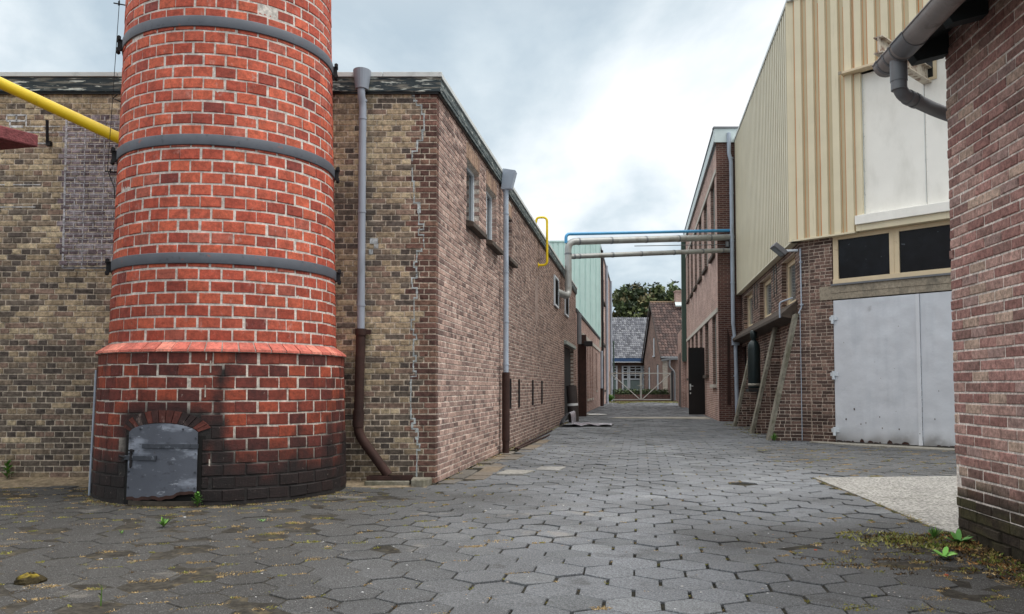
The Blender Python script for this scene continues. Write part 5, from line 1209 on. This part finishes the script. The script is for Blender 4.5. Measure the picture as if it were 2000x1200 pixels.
def houses():
    M_tile=mat('roof_tiles',attr=True,rough=.75,var=.2,vs=3,spec=.3)
    y0=76
    t=thing('slate_tiled_house','low brick house with grey tiled roof, blue gutter board and white gridded windows','house',(11,y0,0))
    m=MB(); m.box(6.0,14.5,y0,y0+8,0,3.5); m.build('wall',B_BROWN,t)
    m=MB(); tiles(m,(5.9,y0-.45,3.72),(8.8,0,0),(0,4.6,4.15),44,22,[C(106,108,114),C(92,94,101),C(120,122,127),C(80,82,88)],.05)
    m.prism([(5.9,y0-.4,3.55),(5.9,y0+4.15,7.75),(5.9,y0+8.6,3.55)],(8.8,0,0),C(60,60,64)); m.build('roof',M_tile,t)
    m=MB(); m.box(5.9,14.6,y0-.60,y0-.42,3.42,3.72); m.build('gutter_board',mat('blue_board',C(52,82,122),.6),t)
    m=MB(); m.box(5.9,14.6,y0-.62,y0-.44,3.34,3.415); m.build('white_board',M_pvc,t)
    def win(x0,x1,z0,z1,lights,name='window'):
        f=MB(); f.box(x0,x1,y0-.05,y0-.02,z0,z1,m=1); g=MB(); g.box(x0+.03,x1-.03,y0-.055,y0-.052,z0+.03,z1-.03)
        for (a,b) in lights:
            for q in (a,b): f.box(q-.075,q+.075,y0-.12,y0-.06,z0,z1)
            f.box(a,b,y0-.119,y0-.061,z0,z0+.1); f.box(a,b,y0-.119,y0-.061,z1-.08,z1)
            zm=z0+(z1-z0)*.46; f.box(a,b,y0-.118,y0-.062,zm-.06,zm+.06)
            for k in (.62,.76,.88): f.box(a,b,y0-.11,y0-.065,z0+(z1-z0)*k-.035,z0+(z1-z0)*k+.035)
            if b-a>.8: f.box((a+b)/2-.03,(a+b)/2+.03,y0-.1,y0-.065,zm,z1)
        w=f.build(name,[M_pvc,mat('blue_frame',C(40,60,90),.6)],t); g.build('pane',M_darkglass,w)
        c=MB(); c.box(x0+.1,x1-.1,y0-.058,y0-.056,z0+.1,z0+(z1-z0)*.42); c.build('net_curtain',mat('curtain',C(120,136,134),.9),w)
    win(10.15,12.6,.75,3.05,[(10.25,10.75),(10.87,12.0),(12.1,12.6)])
    win(8.6,9.75,.75,3.05,[(8.7,9.2),(9.3,9.7)])
    # gabled house
    X,y1,y2=12.1,66,75; zr=8.35; ze=3.75
    t=thing('gabled_house','brown gabled house with red pantile roof and tall arched windows beyond the gate','house',(X,y1,0))
    m=MB(); m.prism([(X,y1,0),(X,y2,0),(X,y2,ze),(X,(y1+y2)/2,zr-.15),(X,y1,ze)],(6,0,0)); m.build('wall',B_BROWN,t)
    m=MB(); m.box(X+.03,X+6,y1-.02,y1-.004,0,ze-.05); m.build('whitewashed_front',brickmat('whitewash',[C(206,200,190),C(190,182,170),C(176,160,146)],C(200,196,188)),t)
    m=MB(); h=(y1+y2)/2
    tiles(m,(X-.2,y1-.45,ze-.25),(6.4,0,0),(0,h-y1+.45,zr-ze+.28),26,20,[C(82,66,62),C(72,58,55),C(94,76,71),C(62,51,49)],.06)
    m.prism([(X-.12,y1-.4,ze-.35),(X-.12,h,zr-.08),(X-.12,y2+.4,ze-.35),(X-.12,y2+.2,ze-.45),(X-.12,h,zr-.35),(X-.12,y1-.2,ze-.45)],(6.2,0,0),C(52,46,44))
    m.tube([(X-.2,h,zr+.03),(X+6.2,h,zr+.03)],.1,8,C(120,100,80)); m.build('roof',M_tile,t)
    m=MB(); m.prism([(X-.22,y1-.5,ze-.5),(X-.22,h,zr-.22),(X-.22,y2+.5,ze-.5),(X-.22,y2+.5,ze-.22),(X-.22,h,zr+.08),(X-.22,y1-.5,ze-.22)],(.06,0,0)); m.build('bargeboard',mat('brown_board',C(64,54,50),.8),t)
    m=MB(); m.tube([(X-.2,y1-.52,ze-.32),(X+6,y1-.52,ze-.32)],.08,8); m.build('gutter',M_dpipe,t)
    for (y,a,b,w_) in ((72.2,.55,2.9,.9),(68.0,.55,3.0,.9),(69.6,3.75,5.3,.55)):
        m=MB(); loop=[(X-.02,y-w_/2,a),(X-.02,y+w_/2,a)]+[(X-.02,y+w_/2*cos(pi*k/8),b-w_*.4+w_*.4*sin(pi*k/8)) for k in range(9)]
        m.prism(loop,(.015,0,0),m=1); m.box(X-.06,X-.021,y-w_/2,y-w_/2+.35,a,b-.1); m.box(X-.10,X-.02,y-w_/2-.1,y+w_/2+.1,a-.12,a); m.build('arched_window',[M_pvc,M_darkglass],t)
    m=MB(); m.box(14.05,14.85,h-.6,h+.2,7.8,9.25); m.box(14.0,14.9,h-.65,h+.25,9.251,9.35); m.build('chimney_stack',B_PINK,t)
    m=MB(); m.prism([(13.95,h-.9,7.95),(14.95,h-.9,7.95),(14.95,h-.61,8.25),(13.95,h-.61,8.25)],(0,0,.1)); m.build('flashing',M_lightpanel,t)
    # brick shed before it
    t=thing('garden_shed','small brick shed with grey downpipe beside the right gate post','shed',(12.2,61,0))
    m=MB(); m.box(12.15,14.2,60.9,64,0,3.1); m.build('wall',B_BROWN,t)
    m=MB(); m.box(11.7,14.3,60.7,64.1,3.1,3.25); m.build('roof',M_dpipe,t)
    m=MB(); m.tube(arcpath([(11.75,60.78,3.2),(11.65,60.78,2.6),(12.05,60.78,2.2),(12.05,60.78,.1)],.2),.07,10); m.build('downpipe',M_dpipe,t)
    m=MB(); m.box(12.5,13.2,60.86,60.895,0,2.0); m.build('door',M_gasgreen,t)
    m=MB(); m.box(7.0,12.05,62.6,62.85,0,.5); tag(m.build('garden_wall',B_DARK,loc=(9.5,62.7,0)),'low dark brick garden wall under the hedge beyond the gate','wall')
    # gate
    t=thing('double_gate','wide grey mesh gate of two leaves with diagonal braces closing off the alley','gate',(9.45,60.2,0))
    for (a,b) in ((7.22,9.44),(9.47,11.68)):
        m=MB()
        for z in (.12,2.05): m.box(a,b,60.17,60.23,z,z+.07)
        for x in (a,b-.05): m.box(x,x+.05,60.172,60.228,.19,2.05)
        lf=m.build('gate_leaf',M_gate,t)
        m=MB(); p,q=((a+.05,2.05),(b-.05,.15)) if a<9 else ((a+.05,.15),(b-.05,2.05)); m.tube([(p[0],60.15,p[1]),(q[0],60.15,q[1])],.03,8); m.build('brace',M_gate,lf)
        m=MB(); x=a+.12
        while x<b-.05: m.box(x,x+.012,60.195,60.205,.18,1.0); x+=.12
        m.build('mesh',M_darkiron,lf)
    for x in (7.12,11.76): m=MB(); m.box(x-.06,x+.06,60.1,60.3,0,2.25); m.build('gate_post',M_conc if x<9 else M_darkiron,t)
    m=MB(); m.box(9.2,9.7,60.1,60.14,1.15,1.2); m.build('latch',M_gate,t)
    m=MB(); m.tube([(7.6,61.2,0),(7.6,61.2,4.35)],.05,8); m.tube([(7.6,61.2,4.35),(7.6,61.2,4.5)],[.09,.05],8); tag(m.build('lamp_pole',M_green,loc=(7.6,61.2,0)),'thin dark green pole rising behind the left gate post','pole')
houses()

# ------------------------------------------------------------------ VEGETATION
def leafquad(mb,c,d,u,l,w,col):
    d=d.normalized(); s=d.cross(u); s=s.normalized() if s.length>1e-4 else Vector((1,0,0)); b=c+d*l
    mid=c+d*l*.45+u*l*.08
    mb.add([tuple(c),tuple(mid-s*w),tuple(b),tuple(mid+s*w)],[(0,1,2,3)],col)
def rv():
    while True:
        v=Vector((rnd.uniform(-1,1),rnd.uniform(-1,1),rnd.uniform(-1,1)))
        if .05<v.length<1: return v.normalized()
def tree(name,label,base,ht,rad,cz,n,leaf,cols,seed):
    r=random.Random(seed); t=thing(name,label,'tree',base,'trees behind the houses')
    b=Vector(base); m=MB()
    m.tube([b,b+Vector((.1,0,ht*.3)),b+Vector((0,.1,ht*.7))],[.35,.26,.12],10)
    cl=[]
    for k in range(n):
        while True:
            v=Vector((r.uniform(-1,1),r.uniform(-1,1),r.uniform(-.75,1)))
            if .25<v.length<1: break
        cl.append((b+Vector((0,0,cz))+Vector((v.x*rad[0],v.y*rad[1],v.z*rad[2])),v.length))
    for (c,_) in cl[:14]: m.tube([b+Vector((0,0,ht*.45)),(b+Vector((0,0,ht*.5))+c)*.5,c],[.12,.07,.02],6)
    m.build('trunk',M_bark,t)
    m=MB()
    for (c,ln) in cl:
        R=r.uniform(.35,.8); base_c=r.choice(cols); k=int(34*R/.5)
        for _ in range(k):
            v=rv(); p=c+Vector((v.x*R,v.y*R,v.z*R*.7))*r.uniform(.35,1)
            d=(v+Vector((0,0,-.5))+rv()*.7); l=leaf*r.uniform(.6,1.2)
            leafquad(m,p,d,rv(),l,l*.34,jitc(base_c,.25))
    m.build('crown',M_leaf,t)
tree('leafy_tree','broad dark leafy tree rising above the grey tiled roof',(14.6,92,0),10,(4.3,3,3.3),9.4,150,.55,[C(78,92,58),C(64,78,50),C(100,108,70),C(104,98,68),C(52,64,44)],3)
tree('leafy_tree','rounder lighter leafy tree partly hidden by the gabled house chimney',(17.8,93,0),10,(2.9,2.6,3.2),9.9,95,.5,[C(86,100,62),C(74,90,54),C(110,116,76),C(60,74,48)],5)
def hedge():
    m=MB()
    for _ in range(2600):
        p=Vector((rnd.uniform(7.1,12),rnd.uniform(62.9,63.6),rnd.uniform(.35,.78+.1*sin(rnd.random()*9)))); leafquad(m,p,rv(),rv(),.16,.06,jitc(pick([C(66,84,50),C(50,66,40),C(80,96,58)]),.2))
    o=m.build('hedge',M_leaf,loc=(9.5,63.2,.3)); tag(o,'low green hedge along the house front beyond the gate','hedge')
hedge()
GRN=[C(84,124,54),C(68,108,44),C(104,142,64)]
def weed(name,label,pos,h,n,lw=.011,stem=True,up=.75,cols=GRN,group='weeds growing from the paving joints'):
    m=MB(); b=Vector(pos)
    for i in range(n):
        a=i*2.4+rnd.uniform(-.2,.2); f=i/max(1,n-1)
        z=h*(.08+.75*f) if stem else h*.04; l=h*(.55 if stem else 1.0)*(1.05-.5*f if stem else 1)*rnd.uniform(.8,1.15)
        el=up*(.45+.75*f) if stem else up*rnd.uniform(.5,1.2)
        d=Vector((cos(a)*cos(el),sin(a)*cos(el),sin(el))); s=Vector((-sin(a),cos(a),0)); c=b+Vector((0,0,z)); col=jitc(pick(cols),.15)
        w=lw*(h/.1)**.5
        p1=c+d*l*.4+Vector((0,0,.02*l)); p2=c+d*l*.75+Vector((0,0,-.01*l)); p3=c+d*l+Vector((0,0,-.10*l))
        m.add([tuple(c-s*w*.25),tuple(c+s*w*.25),tuple(p1+s*w),tuple(p1-s*w),tuple(p2+s*w*.8),tuple(p2-s*w*.8),tuple(p3)],[(0,1,2,3),(3,2,4,5),(5,4,6)],col)
    if stem: m.tube([b,b+Vector((.003,0,h*.9))],[.004,.002],5,C(80,110,50))
    o=m.build(name,M_leaf,loc=pos); return tag(o,label,'weed',group)
weed('leafy_weed','bushy green weed growing at the right foot of the furnace door',(-2.76,7.24,.01),.125,30,.010)
weed('leafy_weed','bright green rosette of narrow leaves in the paving below the furnace door',(-2.62,6.22,.0),.085,16,.009,stem=False,up=1.1)
weed('leafy_weed','tiny green seedling to the left of the bright rosette',(-2.80,5.93,.0),.04,7,.006,stem=False,up=.9)
weed('leafy_weed','pale small weed in the paving midway below the chimney',(-1.95,6.45,.0),.045,9,.008,stem=False,up=.6,cols=[C(120,160,90)])
weed('leafy_weed','green weed at the foot of the tan wall, far left edge',(-5.48,8.95,.06),.20,22,.012,stem=True,up=.8)
weed('leafy_weed','young broad leaved weed standing out in front of the shed corner',(2.66,5.10,.0),.10,9,.016,stem=False,up=.55,cols=[C(110,168,72),C(130,180,90)])
weed('leafy_weed','green broad leaved weed close against the shed plinth',(2.98,5.52,.0),.12,12,.017,stem=False,up=.85,cols=[C(84,136,64),C(98,148,72)])
weed('leafy_weed','half cropped weed at the right edge below the shed plinth',(2.93,4.62,.0),.07,8,.016,stem=False,up=.5,cols=[C(110,160,100)])
weed('grass_tuft','bright grass tuft right at the shed corner',(2.92,5.72,.0),.10,34,.004,stem=False,up=1.2)
weed('grass_tuft','grass tuft at the foot of the nearest concrete buttress',(5.10,16.0,.0),.16,40,.007,stem=False,up=1.2)
weed('grass_tuft','green tuft at the foot of the left wall near the gate',(6.95,58.5,.0),.6,60,.03,stem=False,up=1.1)
weed('bare_stalk','bare upright weed stalk in the paving at the lower left',(-1.98,4.0,.0),.105,5,.004,cols=[C(84,88,50)])
def moss():
    m=MB(); r=random.Random(21)
    def clump(x,y,z,R,h,n,cols,flat=.35):
        for _ in range(n):
            a=r.uniform(0,2*pi); q=R*sqrt(r.random()); p=Vector((x+q*cos(a)*1.3,y+q*sin(a)*.8,z+r.uniform(0,h*.3)))
            d=Vector((r.uniform(-1,1),r.uniform(-1,1),r.uniform(.05,flat*2))).normalized(); l=r.uniform(.4,1)*h
            s=d.cross(Vector((r.uniform(-1,1),r.uniform(-1,1),r.uniform(-.3,.3)))).normalized()*l*.2
            m.add([tuple(p-s),tuple(p+s),tuple(p+d*l)],[(0,1,2)],jitc(r.choice(cols),.2))
    ST=[C(190,164,116),C(176,148,102),C(160,138,100),C(200,176,132),C(134,114,80)]; YG=[C(146,146,76),C(122,126,62),C(164,158,92),C(134,118,72)]; SO=[C(72,60,46),C(92,74,52),C(58,50,40),C(120,96,62)]
    w=.283; side=.152
    ax=(sin(A),cos(A)); bx=(cos(A),-sin(A))
    for (x,y,d) in HEXES:
        if y>24 or y<2.8: continue
        for sg in (-1,):
            p=.75+.4*d
            if r.random()<p*(.35+.9*max(0,min(1,.5+1.6*nz(x*.8,y*.5,15)))):
                t=r.uniform(-.45,.45)*side; X=x+bx[0]*sg*w/2+ax[0]*t; Y=y+bx[1]*sg*w/2+ax[1]*t
                clump(X,Y,gz(X,Y)-.008,.012+.008*r.random()+.026*d*r.random(),.014+.006*d,int(16+34*d),YG if r.random()<(.6-.35*d) else (ST if r.random()<.75 else SO))
        if r.random()<.9*d*(.45+.9*max(0,min(1,.5+1.6*nz(x*.9,y*.9,12)))):
            for _ in range(r.choice([1,2,3])):
                u=r.random(); X=x+bx[0]*(-w/2+u*w/2)+ax[0]*(side/2+u*.083); Y=y+bx[1]*(-w/2+u*w/2)+ax[1]*(side/2+u*.083)
                big=r.random()<.2
                clump(X,Y,gz(X,Y)-.003,(.022 if not big else .06)*r.uniform(.5,1.4),.015,34 if not big else 120,ST if r.random()<.72 else YG)
    # litter and roots along the shed plinth
    for _ in range(260):
        s=r.uniform(-1.6,.05); n=abs(r.gauss(0,.16))+.02; p=NW.P(s,n,0); g=max(0,1-n/.5)
        clump(p[0],p[1],gz(p[0],p[1])+.012*g,.04,.03,16,r.choice([ST,YG,SO,SO,SO,[C(108,124,62),C(88,104,52)],[C(150,104,62),C(176,132,84)]]),.5)
    for _ in range(80):
        x=2.7+r.gauss(0,.18); y=5.62+r.gauss(0,.16); clump(x,y,gz(x,y)+.004,.045,.035,18,r.choice([YG,SO,[C(110,130,66),C(92,112,54)],[C(150,150,96),C(168,164,120)]]),.7)
    for _ in range(70):
        x=2.25+r.gauss(0,.28); y=5.0+r.gauss(0,.25); clump(x,y,gz(x,y),.035,.022,16,r.choice([SO,ST,YG,SO]),.5)
    # edge of the concrete pad
    for _ in range(150):
        u=r.random(); a,b=(SLAB[0],SLAB[6]) if u<.5 else (SLAB[6],SLAB[5]); f=r.random(); x=a[0]+(b[0]-a[0])*f+r.gauss(0,.015); y=a[1]+(b[1]-a[1])*f; clump(x,y,gz(x,y),.025,.016,12,r.choice([YG,ST]))
    # foot of walls
    for _ in range(260):
        s=r.uniform(.2,16); p=LS.P(s,abs(r.gauss(0,.05))+.01,0); clump(p[0],p[1],gz(p[0],p[1]),.04,.025,10,r.choice([YG,SO,ST]))
    for _ in range(160):
        s=r.uniform(0,9); p=SW.P(s,.5+r.gauss(0,.2),0); clump(p[0],p[1],gz(p[0],p[1]),.06,.03,10,r.choice([YG,SO]))
    for _ in range(220):
        a=r.uniform(-1.5,1.4); rr=1.25+abs(r.gauss(0,.05)); x=CHC[0]+rr*sin(a); y=CHC[1]-rr*cos(a); clump(x,y,gz(x,y),.03,.018,10,r.choice([SO,ST,YG]))
    # grass edge near the gate
    for _ in range(260):
        x=r.uniform(6.8,11.6); y=58.9-abs(r.gauss(0,2.0))*(.4+abs(x-9.2)*.35); clump(x,y,.0,.24,.10,14,[C(132,130,84),C(158,150,104),C(108,114,66)],.5)
    o=m.build('moss_and_litter',M_moss); o['kind']='stuff'
moss()
def crumbs():
    m=MB(); r=random.Random(5)
    for _ in range(520):
        y=3+abs(r.gauss(0,3.2)); x=r.uniform(-5,3) if y<9 else r.uniform(lwall(y)+.1,rightlim(y)); 
        if (x-CHC[0])**2+(y-CHC[1])**2<1.6: continue
        s=r.uniform(.002,.0065)*(1.6 if r.random()<.06 else 1); z=gz(x,y)+.002; a=r.uniform(0,3); c=jitc(r.choice([C(190,186,180),C(170,160,150),C(200,200,200),C(120,100,80),C(150,120,90)]),.1)
        q=[(x+s*cos(a+k*pi/2)*r.uniform(.7,1.8),y+s*sin(a+k*pi/2)*r.uniform(.6,1),z) for k in range(4)]
        m.add(q+[(x,y,z+s*.6)],[(0,1,4),(1,2,4),(2,3,4),(3,0,4)],c)
    for (x,y) in ((2.42,4.62),(1.95,5.32)):
        m.box(x-.008,x+.009,y-.006,y+.007,.0,.010,C(186,96,74))
    o=m.build('gravel_crumbs',M_moss); o['kind']='stuff'
crumbs()
def mosslump():
    m=MB(); r=random.Random(8); c=Vector((-2.60,4.47,.0)); vs=[];n=10
    for i in range(7):
        for k in range(14):
            t=i/6*pi/2; a=2*pi*k/14; R=.062*(1+.35*nz(cos(a)*1.6+i*.4,sin(a)*1.6,3)); vs.append((c.x+R*1.35*cos(t)*cos(a),c.y+R*cos(t)*sin(a),.048*sin(t)*(1+.4*nz(a,i))))
    fs=[(i*14+k,i*14+(k+1)%14,(i+1)*14+(k+1)%14,(i+1)*14+k) for i in range(6) for k in range(14)]
    cs=[C(146,128,52) if (v[2]>.036 and nz(v[0]*30,v[1]*30)>-.1) else C(54,48,34) for v in vs]
    m.add(vs,fs,cs,0,False); tag(m.build('moss_clod',M_soil,loc=tuple(c)),'dark clod of moss with a yellow top on the paving, lower left','moss clod')
mosslump()
for o in list(bpy.data.objects):
    if '_base' in o.keys(): del o['_base']
